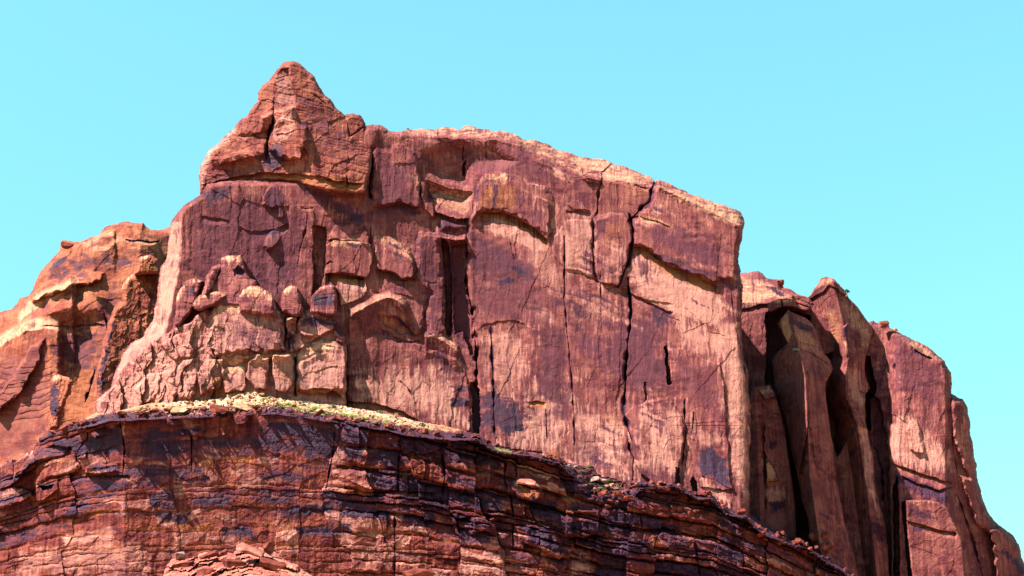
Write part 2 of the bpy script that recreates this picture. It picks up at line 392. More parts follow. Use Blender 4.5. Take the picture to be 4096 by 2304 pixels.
R.under([(1205,826),(1230,835),(1255,828)], 1.2, 16, orange=.8)
R.block([(1250,900),(1304,905),(1310,960),(1303,1050),(1300,1090),(1262,1240),(1248,1230),(1252,1080)], -4.5, 16)
R.block([(1310,960),(1330,905),(1370,885),(1430,888),(1460,900),(1482,950),(1475,975),(1420,968),(1330,958)], 2.4, 14, (0,.03))
R.block([(1305,985),(1330,958),(1420,965),(1490,972),(1497,990),(1488,1060),(1470,1112),(1420,1100),(1370,1092),(1303,1094),(1300,1040)], 3.4, 8, (.006,.0))
R.stain('c', [(1320,960),(1400,950),(1480,975),(1490,990),(1330,985)], .6, 12)
R.stain('v', [(1380,965),(1440,978),(1485,985),(1480,992),(1390,985)], .9, 8, .1, .5)
R.under([(1300,1092),(1340,1090),(1400,1100),(1466,1112)], 4.6, 60, orange=.95)
R.block([(1345,1112),(1352,1108),(1465,1118),(1468,1165),(1448,1195),(1420,1205),(1360,1228),(1352,1200)], 2.2, 7)
R.stain('p', [(1358,1112),(1465,1118),(1466,1165),(1420,1205),(1362,1225)], 1., 6, .1, .1)
R.crack([(1303,1060),(1318,1046),(1330,1050)], 5, 1.5, .6)
R.block([(1490,950),(1505,936),(1555,943),(1605,972),(1645,1010),(1657,1050),(1665,1075),(1650,1110),(1615,1120),(1560,1090),(1510,1080),(1498,1040),(1500,985)], 4.0, 16, (.012,.03))
R.stain('c', [(1500,945),(1560,948),(1640,1000),(1650,1040),(1590,1010),(1530,975)], .55, 12)
R.stain('v', [(1530,990),(1600,1015),(1640,1040),(1600,1030)], .8, 8)
R.stain('v', [(1530,965),(1600,985),(1640,1015),(1590,1000)], .7, 7)
R.under([(1500,1074),(1560,1088),(1610,1116),(1665,1112)], 2.5, 40, orange=.5)
R.block([(1497,1115),(1540,1095),(1600,1118),(1660,1110),(1712,1130),(1715,1180),(1700,1250),(1690,1330),(1662,1345),(1640,1300),(1600,1240),(1530,1180),(1490,1160)], 2.6, 26, (.004,.012))
R.under([(1570,1168),(1610,1176),(1660,1190)], .8, 22)
R.block([(1655,1120),(1665,1000),(1672,930),(1745,930),(1762,1000),(1778,1130),(1790,1320),(1760,1350),(1712,1340),(1700,1260),(1720,1170)], 3.4, 34, (0,.002))
R.under([(1655,1112),(1690,1122),(1735,1130),(1752,1126)], .5, 14)
# deep dark slots left of the great wall
R.block([(1765,955),(1790,960),(1800,1000),(1812,1130),(1808,1300),(1800,1350),(1782,1340),(1780,1180),(1772,1050)], -6, 12)
R.block([(1800,960),(1868,965),(1868,1010),(1866,1150),(1884,1220),(1900,1290),(1895,1420),(1880,1420),(1850,1330),(1815,1340),(1812,1130)], -4.5, 16)
R.stain('v', [(1770,960),(1868,965),(1885,1220),(1890,1420),(1840,1400),(1790,1320),(1775,1100)], .5, 18)
R.shelf([(1800,1000),(1835,992),(1868,990)], 1.4, 60, 12)
R.crack([(1872,905),(1868,960),(1866,1140),(1882,1212),(1899,1283),(1904,1421),(1906,1530),(1912,1580)], 7, 6, .3)
R.block([(1880,1530),(1902,1525),(1918,1560),(1924,1640),(1922,1735),(1892,1735),(1888,1640),(1884,1570)], -5, 10)
R.stain('o', [(1866,1528),(1900,1526),(1898,1545),(1880,1548)], 1., 7)
R.stain('v', [(1886,1560),(1924,1600),(1922,1735),(1890,1735)], .6, 8)
# sloping ledges in the lower middle
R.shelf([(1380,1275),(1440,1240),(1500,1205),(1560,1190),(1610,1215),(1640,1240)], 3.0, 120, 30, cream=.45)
R.block([(1510,1262),(1545,1262),(1600,1280),(1650,1325),(1663,1342),(1600,1338),(1545,1310),(1515,1285)], -1.2, 20)
R.under([(1506,1256),(1550,1258),(1600,1278),(1668,1345)], 1.2, 40, orange=.0)
R.stain('v', [(1545,1250),(1600,1270),(1665,1340),(1650,1340),(1580,1275)], .9, 7, .1, .3)
R.stain('o', [(1515,1272),(1560,1272),(1640,1325),(1650,1340),(1560,1325)], .6, 12, .4, .3)
R.under([(1520,1310),(1580,1345),(1640,1365),(1690,1360)], 1.3, 40, orange=.15)
R.stain('v', [(1530,1330),(1600,1355),(1680,1375),(1600,1375)], .7, 12)
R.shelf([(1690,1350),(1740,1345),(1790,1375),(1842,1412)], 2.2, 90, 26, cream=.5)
R.block([(1390,1380),(1500,1330),(1690,1380),(1850,1440),(1880,1540),(1886,1740),(1384,1700),(1388,1480)], 2.6, 30, (0,.006))
R.stain('v', [(1790,1540),(1870,1540),(1870,1570),(1800,1560)], .75, 12, .1, .7)
R.stain('v', [(1800,1590),(1880,1590),(1880,1635),(1800,1630)], .9, 14, .1, .6)
R.stain('v', [(1740,1360),(1800,1420),(1850,1520),(1780,1500),(1720,1420)], .55, 24)
R.crack([(1387,1400),(1386,1480),(1384,1560)], 4, 2.2, .4)
R.crack([(1600,1525),(1630,1550),(1650,1585)], 3, .8, .6)
R.stain('o', [(1340,1520),(1380,1530),(1370,1570),(1310,1565)], .6, 14)
# undercut strip just above the scree
R.under([(1060,1575),(1180,1568),(1300,1580),(1380,1600),(1500,1612),(1600,1640),(1690,1690)], 3.4, 45, orange=.5)
# --- the arch-topped bulge
R.block([(1885,890),(1896,803),(1902,759),(1921,715),(1948,685),(1993,685),(2042,696),(2109,730),(2197,751),(2213,781),(2208,836),(2200,900),(2197,950),(2186,958),(2150,925),(2109,897),(2059,867),(2009,850),(1943,848),(1915,860)], 3.8, 30, (-.004,.008))
R.under([(1915,852),(1943,846),(2009,849),(2059,866),(2109,896),(2150,924),(2190,958),(2200,985)], 3.6, 60, .06, orange=.8)
R.stain('c', [(1925,715),(1950,690),(2000,690),(2060,712),(2010,730),(1950,735)], .8, 16)
R.stain('o', [(1928,745),(1980,735),(2060,740),(2080,830),(1990,840),(1930,835)], .62, 14, .9, .2)
R.stain('v', [(1975,740),(2000,740),(1992,800),(1975,840),(1968,840)], .7, 6, .6)
R.stain('v', [(2060,760),(2110,780),(2090,850),(2060,820)], .5, 18, 1.)
R.stain('v', [(2110,800),(2180,830),(2190,940),(2130,880)], .5, 24, 1.)
R.stain('v', [(1895,770),(1912,740),(1918,770),(1905,830)], .8, 7)
R.stain('p', [(1930,870),(2005,862),(2110,910),(2190,975),(2190,1010),(2130,1010),(2050,960),(1960,935)], .95, 14, .3, .35)  # lit panel under the arch, its light painted in as pale rock
R.stain('p', [(2080,950),(2180,1000),(2250,1090),(2260,1200),(2200,1180),(2120,1080)], .5, 30)
R.stain('v', [(1875,935),(1950,950),(2060,1000),(2140,1080),(2130,1140),(2060,1110),(1960,1100),(1868,1120)], .55, 26, .1, .55, 1.6)
R.stain('v', [(1990,1045),(2060,1060),(2140,1110),(2080,1100)], 1., 10, .1, .3)
R.stain('v', [(1980,1120),(2040,1105),(2075,1110),(2060,1130),(2000,1135)], 1., 12, .1, .5)
R.stain('v', [(1880,1120),(2130,1140),(2200,1280),(2100,1260),(1900,1260)], .38, 40, .2, .4)
R.crack([(2042,965),(2050,1010),(2062,1040)], 3.5, 1.2, .4)
# scalloped hollow lower on the wall
R.under([(1905,1330),(1930,1300),(1990,1282),(2060,1280),(2105,1295),(2125,1330)], .6, 120, .2, .2)
R.block([(1912,1320),(1960,1285),(2060,1280),(2110,1300),(2145,1400),(2120,1480),(2000,1470),(1915,1440)], -.5, 50, (0,0), 'soft')
R.stain('p', [(1930,1330),(2060,1300),(2120,1400),(2090,1560),(2000,1600),(1940,1560)], .55, 36, 1., .2)
R.crack([(1962,1300),(1968,1400),(1972,1500),(1976,1640),(1978,1740)], 5, 1.8, .9)
R.stain('v', [(1910,1570),(2000,1580),(2100,1610),(2110,1720),(2040,1740),(1920,1720)], .72, 26, .5, 1.1)
R.stain('v', [(2010,1700),(2100,1705),(2105,1730),(2015,1735)], .95, 8, .1, .6)
R.stain('p', [(1990,1560),(2080,1560),(2090,1690),(2020,1650)], .6, 26, .6, .6)
R.under([(2112,1610),(2150,1605),(2182,1612)], 1.2, 40, .1, .3)
R.stain('o', [(2112,1606),(2180,1606),(2178,1632),(2116,1636)], 1., 7, .3, .2)
R.crack([(2184,1640),(2186,1700),(2190,1755)], 7, 1.8, .4)
R.stain('p', [(2128,1500),(2150,1498),(2152,1570),(2130,1572)], .8, 6)
R.stain('o', [(2200,1800),(2235,1805),(2232,1825),(2205,1822)], .8, 8)
# --- great cracks of the right wall
R.crack([(2622,723),(2606,759),(2600,809),(2572,826),(2539,861),(2520,880)], 5.5, 4.5, .8, False)
R.crack([(2520,859),(2528,903),(2534,936),(2523,991),(2514,1041),(2490,1107),(2473,1150)], 6.5, 4.5, .7, False)
R.crack([(2512,1113),(2520,1195),(2523,1240),(2520,1310),(2509,1393),(2501,1531),(2495,1642),(2512,1714),(2528,1758)], 6, 4.5, .8)
R.crack([(2510,1760),(2517,1796),(2534,1835),(2530,1920)], 5, 3, .6)
R.crack([(2258,947),(2258,1200),(2269,1338),(2277,1421),(2288,1531),(2296,1669),(2299,1780)], 3, 1.8, .55)
R.crack([(2401,1085),(2404,1250),(2408,1330)], 3, 1.2, .5)
R.crack([(2372,870),(2373,1000),(2378,1090),(2394,1130)], 8, 2.4, .5)
R.crack([(2330,676),(2333,705),(2350,692),(2405,690),(2420,680),(2451,654)], 4, 2.2, .5)
R.crack([(2405,690),(2412,715),(2395,760),(2388,850),(2380,870)], 5, 2.2, .5)
R.block([(2334,712),(2340,690),(2370,680),(2405,690),(2412,715),(2395,738),(2345,728)], 2.2, 10)
R.crack([(2260,700),(2280,735)], 2.5, 1, .5); R.crack([(1944,580),(1947,650),(1960,685)], 3, 1.2, .4)
R.crack([(1970,533),(1955,560),(1946,575)], 3, 1.5, .5); R.crack([(1852,585),(1850,640)], 4, 1.5, .3); R.crack([(1750,516),(1752,545)], 3, 1.5, .4)
R.crack([(1850,525),(1862,550),(1960,558)], 3, 1.0, .3)
R.block([(2378,890),(2400,860),(2445,848),(2500,855),(2526,890),(2528,950),(2512,1045),(2476,1150),(2400,1128),(2376,1050)], 2.6, 20, (.004,.004))
R.block([(2205,960),(2265,880),(2368,880),(2370,1000),(2378,1110),(2260,1080),(2215,1030)], 1.2, 16)
R.stain('p', [(2275,860),(2360,860),(2370,1100),(2270,1080)], .55, 20, 1., .3)
R.stain('p', [(2400,1020),(2500,1000),(2470,1140),(2400,1110)], .5, 20, 1., .3)
R.stain('o', [(2400,890),(2510,890),(2510,960),(2400,960)], .35, 26, .8, .4)
R.stain('v', [(2375,870),(2440,870),(2400,960),(2376,960)], .6, 16)
R.under([(2258,1070),(2320,1085),(2390,1120),(2475,1150),(2580,1195),(2700,1215)], 1.0, 34, orange=.3)
R.under([(2265,835),(2310,845),(2365,850)], 1.4, 24, orange=.1); R.block([(2268,818),(2290,798),(2330,812),(2362,840),(2300,842)], 1.4, 8)
R.stain('v', [(2290,690),(2330,720),(2380,840),(2330,830),(2280,760)], .45, 22)
R.stain('v', [(2070,600),(2190,650),(2230,720),(2150,730),(2050,660)], .45, 26, .2, .9)
R.stain('o', [(2150,640),(2250,680),(2320,760),(2230,750)], .3, 30, .3, .6)
R.stain('c', [(2270,615),(2420,640),(2600,720),(2580,745),(2440,720),(2330,680)], .6, 22, .1, .5)
R.stain('o', [(2480,720),(2600,750),(2590,810),(2500,790)], .35, 24)
R.under([(2535,735),(2560,742),(2598,750)], 1.5, 14, orange=.3)
# right-hand cap block and its long arch
R.block([(2560,850),(2606,820),(2630,735),(2700,745),(2860,812),(2968,862),(2976,920),(2955,1010),(2940,1110),(2854,1130),(2793,1106),(2721,1078),(2650,1045),(2594,996),(2535,975),(2535,900)], 3.6, 20, (-.003,.004))
R.under([(2528,976),(2560,985),(2594,997),(2650,1046),(2721,1080),(2793,1108),(2854,1136),(2880,1150)], 3.2, 70, .05, orange=.9)
R.stain('o', [(2650,1010),(2760,1055),(2850,1110),(2840,1135),(2720,1075),(2640,1035)], .6, 12, .8, .4)
R.stain('v', [(2560,900),(2700,900),(2850,960),(2900,1050),(2850,1090),(2700,1020),(2600,960)], .5, 30, .3, .8)
R.stain('c', [(2640,740),(2760,785),(2880,830),(2965,870),(2960,910),(2850,870),(2720,810)], .65, 22, .1, .6)
R.under([(2525,862),(2560,864),(2620,880),(2680,905)], 1.2, 20); R.stain('c', [(2530,862),(2600,866),(2680,890),(2675,905),(2600,895)], .6, 8)
R.stain('p', [(2615,820),(2650,818),(2652,865),(2600,860)], .7, 6)
R.stain('p', [(2535,1000),(2600,1015),(2720,1100),(2860,1155),(2910,1260),(2870,1310),(2700,1260),(2570,1190),(2515,1130)], .95, 18, .25, .3)
R.stain('v', [(2540,1020),(2600,1040),(2620,1110),(2560,1120)], .5, 16, 1.2, .4)
R.stain('p', [(2300,1180),(2420,1200),(2410,1280),(2330,1260)], .5, 30)
R.under([(2480,1145),(2560,1190),(2660,1240),(2700,1248)], 1.4, 40)
R.under([(2735,1220),(2790,1270),(2840,1325),(2905,1345)], .35, 40, orange=.2)
R.stain('v', [(2600,1215),(2680,1240),(2700,1300),(2640,1330),(2600,1290)], .7, 22)
R.block([(2655,1385),(2668,1382),(2672,1440),(2690,1535),(2670,1538),(2662,1460)], -6, 8)
R.stain('v', [(2655,1385),(2668,1382),(2676,1535),(2668,1538)], .9, 5)
R.block([(2672,1395),(2740,1395),(2805,1434),(2880,1457),(2898,1531),(2906,1724),(2914,1800),(2930,1960),(2800,1950),(2730,1700),(2700,1560)], 1.6, 9, (.004,0))
R.stain('v', [(2700,1410),(2870,1462),(2890,1560),(2895,1700),(2800,1640),(2710,1560)], .42, 30, .8, .4)
R.stain('p', [(2740,1700),(2900,1740),(2890,1790),(2800,1800)], .55, 24, 1.)
R.stain('v', [(2790,1800),(2850,1785),(2905,1840),(2935,1930),(2925,1965),(2790,1890)], .9, 18, .25, .5)
R.stain('p', [(2805,1910),(2905,1965),(2905,2030),(2810,2000)], .8, 12, 1.)
R.crack([(2800,1905),(2850,1920),(2930,1960)], 4, 1.2, .3)
R.stain('p', [(2880,1300),(2950,1290),(2990,1560),(2992,2020),(2925,1900),(2912,1560)], .9, 22, .3, .2)
R.crack([(2956,1090),(2962,1200),(2968,1330),(2978,1480),(2992,1600)], 5, 1.5, .5)
R.crack([(2925,1150),(2935,1260),(2960,1400),(2985,1520)], 3, .8, .3)
R.block([(2498,1660),(2530,1625),(2600,1605),(2650,1590),(2690,1605),(2720,1650),(2738,1700),(2736,1800),(2700,1930),(2640,1950),(2560,1900),(2528,1830),(2510,1740)], 2.8, 14, (.003,.003))
R.stain('o', [(2395,1650),(2440,1665),(2510,1690),(2500,1705),(2420,1680)], .5, 12)
R.stain('v', [(2300,1700),(2400,1740),(2410,1860),(2320,1850)], .4, 30, .6, .6)
R.stain('p', [(2300,1660),(2380,1680),(2400,1830),(2330,1860)], .55, 26, .8)
R.crack([(2738,1600),(2740,1680),(2745,1740),(2735,1800),(2730,1850)], 4, 2, .7); R.crack([(2775,1650),(2770,1720),(2765,1745)], 3, 1.2, .6)
R.block([(2578,1530),(2588,1525),(2588,1600),(2578,1612)], -2.5, 5); R.stain('o', [(2620,1575),(2665,1570),(2660,1590),(2625,1590)], .8, 7)
R.block([(2760,1920),(2775,1905),(2788,1930),(2790,1975),(2765,1965)], -5, 6); R.block([(2700,1870),(2716,1868),(2722,1950),(2706,1945)], -2.5, 6)
R.stain('v', [(2250,1240),(2400,1330),(2480,1450),(2420,1500),(2300,1400)], .5, 36, .6, .7)
R.stain('p', [(2260,1205),(2290,1215),(2345,1275),(2320,1300),(2270,1260)], .6, 14)
R.under([(1975,1783),(2060,1795),(2180,1810)], .8, 20)
RIM = curve([(1480,505),(1600,535),(1640,545),(1850,556),(1990,562),(2080,585),(2150,628),(2230,668),(2330,705),(2420,715),(2520,730),(2600,752),(2630,745),(2720,790),(2850,850),(2930,890),(2975,925)])
R.Y += (4*(1-sst(700, 745, R.V))*(1-sst(1380, 1470, R.U))).astype(f4)
R.Y += (.20*np.clip(RIM(R.U)-R.Wv, 0, 90)*sst(1480, 1600, R.U)).astype(f4)
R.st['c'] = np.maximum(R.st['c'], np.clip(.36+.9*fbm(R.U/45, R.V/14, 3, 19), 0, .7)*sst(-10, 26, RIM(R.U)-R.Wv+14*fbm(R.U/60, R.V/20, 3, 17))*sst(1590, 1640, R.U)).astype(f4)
R.stain('p', [(381,1800)]+FLANK[1:-3]+FLANK_IN[1:], 1., 12, .1, .2); R.stain('c', [(500,1420)]+FLANK[5:-3]+FLANK_IN[1:6], .22, 12, .1, .3)  # left flank: sun glare painted over rock that is pale itself
zc = (sst(-30, 20, RIM(R.U)-R.Wv)*sst(1560, 1640, R.U)).astype(f4)
for q, a in ((110, 1.4), (42, .4)):
    f1, df, ox, oy, hq = voronoi(R.Wu/q, (R.Wv-.28*R.Wu)/(q*.38), q); R.Y -= (a*zc*((RND[2][hq]-.5)*1.2+(RND[3][hq]-.5)*1.3*ox-.6*oy)).astype(f4)
rs = sst(1850, 1950, R.U)
# broad tones of the wall: dark coated faces and bleached, fresher ones
for a, q in ((.46, [(735,870),(1000,800),(1230,830),(1240,1100),(1130,1230),(740,1200)]), (.45, [(1480,600),(1660,640),(1690,830),(1560,960),(1480,840)]), (.5, [(1650,930),(1780,940),(1800,1330),(1690,1340)]),
             (.42, [(1868,940),(2140,1090),(2240,1260),(2180,1300),(1890,1280)]), (.5, [(2130,1250),(2270,1300),(2300,1650),(2200,1700),(2140,1560)]), (.52, [(2400,1280),(2660,1260),(2680,1560),(2560,1600),(2420,1500)]), (.45, [(2560,890),(2900,980),(2900,1090),(2600,980)]),
             (.5, [(2550,1850),(2700,1900),(2800,1980),(2560,1930)]), (.38, [(1700,560),(2100,600),(2200,720),(1900,700)])): R.stain('v', q, a, 45, .5, .55, 1.3)
dg = R.Wv-.42*(R.Wu-1900)+16*fbm(R.U/120, R.V/90, 3, 301); dn = fbm(dg/46, R.U/420, 4, 303)*1.1+.35*fbm(R.U/9, R.V/130, 3, 305)
dm = sst(1860, 2000, R.U)*sst(.0, .25, .12+fbm(R.U/330, R.V/260, 2, 307))
R.st['v'] = np.maximum(R.st['v'], .62*sst(.12, .5, dn)*dm).astype(f4); R.st['p'] = np.maximum(R.st['p'], .8*sst(.10, .45, -dn)*dm).astype(f4)
for a, q in ((.95, [(2290,1640),(2500,1700),(2520,1900),(2300,1850)]), (.8, [(1400,1500),(1800,1480),(1870,1700),(1420,1620)]), (.85, [(2700,1250),(2900,1330),(2990,1600),(2990,2020),(2930,1800),(2880,1440),(2700,1380)]), (.8, [(2120,1560),(2260,1560),(2260,1800),(2000,1780)]),
             (.7, [(2200,900),(2380,880),(2380,1120),(2240,1080)]), (.75, [(2560,1620),(2740,1640),(2720,1900),(2560,1880)]), (.45, [(2300,1180),(2480,1160),(2500,1260),(2320,1300)])): R.stain('p', q, a, 40, .9, .45, 1.4)
R.grain(1.0, .26, .26, .10, (130, 330), mask=1-.3*rs*(R.V < 1700))
R.roundedge(24, 5); R.streaks(.45, .5); R.drips(.85)
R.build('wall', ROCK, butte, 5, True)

# --- summit cap, overhanging the wall below it
PIN = [(799,777),(797,752),(795,697),(805,658),(832,609),(882,559),(926,520),(954,487),(987,470),(1001,437),(1031,404),(1031,371),(1053,338),(1086,310),(1114,272),(1136,250),
 (1167,243),(1197,252),(1225,277),(1258,305),(1263,319),(1282,349),(1296,371),(1324,396),(1351,432),(1379,468),(1385,457),(1412,451),(1440,460),(1459,487),(1465,520),(1480,560),(1492,590),
 (1490,620),(1484,690),(1474,720),(1462,778),(1420,772),(1351,769),(1310,766),(1280,758),(1225,738),(1180,727),(1114,720),(1031,725),(965,736),(882,752)]
def y_pin(U, V):
    rid = np.interp(V, [240, 277, 332, 382, 426, 470, 560, 640, 780], [1165, 1161, 1164, 1180, 1183, 1172, 1205, 1250, 1275])
    Y = 412.6+(750-V)*.012
    d = U-rid
    return Y+np.where(d < 0, np.minimum(-d, 80)*.06-np.minimum(d+80, 0)*.010, d*.014)
R = Rock(PIN, y_pin, seed=21, hs=.8)
R.block([(1086,345),(1105,300),(1125,272),(1155,270),(1163,320),(1178,372),(1183,425),(1150,440),(1120,425),(1095,390)], -1.8, 10, (-.05,0))
R.stain('v', [(1090,340),(1120,275),(1155,272),(1165,330),(1180,420),(1140,440),(1110,400)], .32, 12, .1, .3)
R.stain('p', [(1100,300),(1155,290),(1182,420),(1110,420)], .8, 14, .1, .3)  # sheen of the left plane painted pale
R.stain('p', [(790,720),(800,650),(830,605),(880,555),(930,515),(960,520),(900,575),(850,625),(825,690),(815,760)], .9, 14, .1, .4); R.stain('p', [(1095,500),(1180,480),(1170,540),(1110,600),(1085,560)], .6, 16)  # first patch: sunlit left margin of the summit painted pale
R.shelf([(1035,475),(1080,460),(1130,445),(1180,430)], 2.4, 60, 16, cream=.3)
R.block([(985,475),(1030,450),(1088,425),(1095,480),(1080,520),(1000,545),(950,540)], 1.5, 20)
R.block([(1075,560),(1085,500),(1130,470),(1180,480),(1230,510),(1230,560),(1200,640),(1120,640),(1072,600)], 3.2, 26, (0,.01))
R.block([(850,600),(900,555),(1000,540),(1070,560),(1065,620),(980,640),(880,660)], 1.8, 24, (0,.015))
R.crack([(1098,375),(1095,440),(1090,500),(1078,540),(1070,580),(1066,640)], 5, 2.6, .6)
R.block([(1066,575),(1078,545),(1084,500),(1078,500),(1068,540)], -3, 6)
R.shelf([(830,640),(900,635),(960,615),(1010,618),(1040,640)], 1.6, 40, 14)
R.stain('p', [(1080,470),(1180,435),(1190,470),(1100,500)], .9, 10); R.stain('v', [(1060,590),(1130,560),(1140,640),(1110,680),(1050,690),(1035,650)], .75, 18, .3, .5)
R.stain('v', [(1190,480),(1240,490),(1230,520),(1190,500)], .8, 12)
R.stain('v', [(1190,370),(1270,400),(1420,590),(1460,640),(1400,650),(1280,560),(1220,460)], .42, 40, .2, .9)
R.stain('o', [(1180,440),(1260,460),(1300,500),(1200,490)], .5, 24)
R.stain('o', [(1180,270),(1250,320),(1330,420),(1240,400),(1185,350)], .22, 40)
R.stain('p', [(1150,620),(1230,620),(1240,690),(1160,690)], .4, 26, 1.)
R.under([(1250,375),(1280,390),(1300,410),(1305,425)], 1.2, 16, orange=.2); R.stain('p', [(1260,378),(1300,382),(1350,440),(1310,430)], .4, 16)
R.stain('v', [(800,700),(900,680),(1060,690),(1050,720),(850,735)], .4, 26)
# curved undercut; its orange band is fresh rock plus painted bounce light
R.under([(797,742),(882,720),(965,702),(1031,692),(1114,688),(1180,692),(1240,698),(1300,708),(1351,725),(1400,730),(1462,735)], 2.2, 62, .05, orange=.75)
R.stain('o', [(862,730),(940,722),(945,740),(860,750)], 1., 8, .2, .3)
R.stain('o', [(1300,690),(1370,700),(1385,735),(1330,730)], 1., 14, .4, .3)
R.stain('o', [(1050,700),(1200,690),(1270,700),(1280,740),(1200,720),(1060,722)], .85, 9, .5, .3)
R.crack([(1383,772),(1390,740),(1388,700)], 3, 1., .3); R.crack([(1395,560),(1392,620),(1400,660)], 3, .6, .3)
R.crack([(1462,500),(1440,520),(1400,545),(1385,470)], 4, 1.2, .2)
R.grain(1.0, .2, .34, .11, fscale=(110, 80), beds=.2, dip=-.25)
R.roundedge(16, 3.2); R.streaks(.38, .25)
R.build('summit_cap', CAPROCK, butte, 14)

# --- crumbling buttress at the left foot of the butte
def y_but(U, V): return 411.5-(V-1400)*.008+sst(1000, 1390, U)*4.0+np.clip(760-U, 0, 400)*.045
BUT = [(381,1700),(390,1640),(420,1590),(450,1550),(480,1490),(530,1440),(575,1400),(600,1370),(660,1330),(700,1310),(745,1290),(790,1262),(815,1232),(838,1230),(850,1240),(855,1225),(880,1205),(910,1195),(965,1180),(1042,1178),(1075,1190),(1110,1235),
 (1125,1245),(1142,1240),(1160,1238),(1186,1250),(1190,1290),(1200,1250),(1252,1234),(1313,1250),(1335,1275),(1345,1300),(1372,1320),(1380,1350),(1385,1390),(1388,1450),(1386,1540),(1384,1620),(1300,1680),(700,1760)]
R = Rock(BUT, y_but, seed=31, warp=9, hs=.38)
R.block([(838,1275),(855,1225),(910,1195),(965,1180),(1042,1180),(1080,1205),(1114,1238),(1136,1262),(1142,1330),(1140,1400),(1080,1412),(960,1420),(860,1430),(822,1410),(830,1330)], 7.5, 40, (.002,.016))
R.stain('c', [(845,1250),(870,1215),(960,1185),(1045,1185),(1120,1240),(1135,1265),(1050,1240),(900,1250),(850,1280)], .7, 14)  # sunlit dome top painted tan
R.stain('v', [(900,1290),(1130,1290),(1130,1400),(900,1400)], .45, 40, .9, .5)
R.block([(1142,1260),(1186,1250),(1190,1300),(1180,1345),(1140,1360)], 3.5, 10)
R.shelf([(1140,1285),(1165,1270),(1190,1285)], 2, 30, 12, cream=.8)
R.block([(1186,1295),(1197,1260),(1252,1236),(1310,1252),(1335,1280),(1330,1330),(1285,1350),(1220,1345),(1195,1325)], 6.0, 26, (0,.02))
R.stain('v', [(1200,1270),(1300,1265),(1335,1300),(1260,1310),(1210,1300)], .85, 14, .1, .4)
R.stain('p', [(1190,1285),(1215,1265),(1225,1280),(1200,1300)], .8, 6)
R.block([(1320,1275),(1345,1300),(1375,1325),(1384,1370),(1340,1360),(1325,1330)], 3.2, 12); R.stain('v', [(1325,1280),(1380,1330),(1370,1350),(1330,1330)], .8, 12)
R.block([(1150,1355),(1200,1320),(1290,1345),(1230,1380),(1190,1410),(1150,1405)], 4.5, 18, (0,.03)); R.stain('v', [(1142,1320),(1180,1335),(1200,1390),(1145,1395)], .75, 16)
R.block([(1186,1450),(1191,1420),(1208,1385),(1285,1353),(1346,1358),(1375,1386),(1387,1440),(1384,1560),(1300,1575),(1190,1570),(1182,1500)], 5., 22, (.001,.02))
for k in range(3): R.shelf([(1200,1400+27*k),(1250,1388+21*k),(1300,1372+20*k),(1340,1392+24*k)], .5, 22, 10, cream=.3)
R.stain('c', [(1195,1420),(1215,1385),(1290,1358),(1350,1362),(1340,1390),(1260,1410),(1200,1450)], .85, 14)
R.stain('p', [(1186,1450),(1230,1430),(1225,1470),(1215,1500),(1190,1480)], .8, 12)
R.stain('p', [(1330,1370),(1375,1390),(1380,1450),(1340,1420)], .45, 16, 1.)
R.under([(1180,1558),(1240,1552),(1300,1556),(1370,1580)], 2.5, 30, orange=1.)
# lower tier of broken blocks
R.block([(1085,1420),(1120,1412),(1165,1418),(1178,1450),(1178,1540),(1150,1572),(1100,1560),(1086,1500)], 7.5, 16, (-.01,.01))
R.stain('p', [(1086,1425),(1110,1420),(1105,1490),(1090,1530)], .7, 8)
R.block([(985,1455),(1030,1420),(1080,1425),(1078,1500),(1070,1560),(1010,1560),(984,1500)], 5.5, 16, (-.01,.01))
R.block([(810,1450),(860,1432),(895,1440),(900,1490),(880,1560),(800,1580),(790,1500)], 6.0, 18, (-.02,.012))
R.block([(880,1480),(930,1460),(985,1475),(985,1560),(900,1575)], 4.0, 14, (0,.03)); R.stain('c', [(885,1482),(930,1462),(980,1475),(970,1492),(900,1495)], .9, 8)
R.shelf([(860,1432),(960,1428),(1080,1418),(1180,1420)], 2., 34, 14, cream=.7)
R.stain('o', [(840,1500),(900,1510),(920,1590),(860,1600),(820,1570)], .7, 16, .8, .4); R.stain('o', [(1110,1480),(1170,1480),(1170,1530),(1120,1520)], .5, 14, 1., .3)
R.stain('o', [(985,1450),(1040,1440),(1060,1500),(1000,1510)], .45, 18, .8, .4)
R.block([(705,1480),(740,1440),(790,1430),(800,1500),(775,1590),(720,1600),(700,1540)], 4.5, 20, (-.02,.01))
R.block([(640,1380),(700,1340),(760,1330),(790,1380),(760,1430),(690,1440)], 3.5, 20, (-.02,.015))
R.block([(540,1560),(580,1500),(620,1490),(640,1540),(620,1600),(560,1620)], 4, 18, (-.03,.01)); R.block([(620,1500),(690,1480),(705,1560),(690,1640),(630,1640)], 3, 18, (-.01,.01))
R.crack([(1182,1430),(1184,1480),(1183,1540),(1180,1580)], 5, 4, .4); R.crack([(1143,1270),(1142,1330),(1140,1400)], 5, 3, .4)

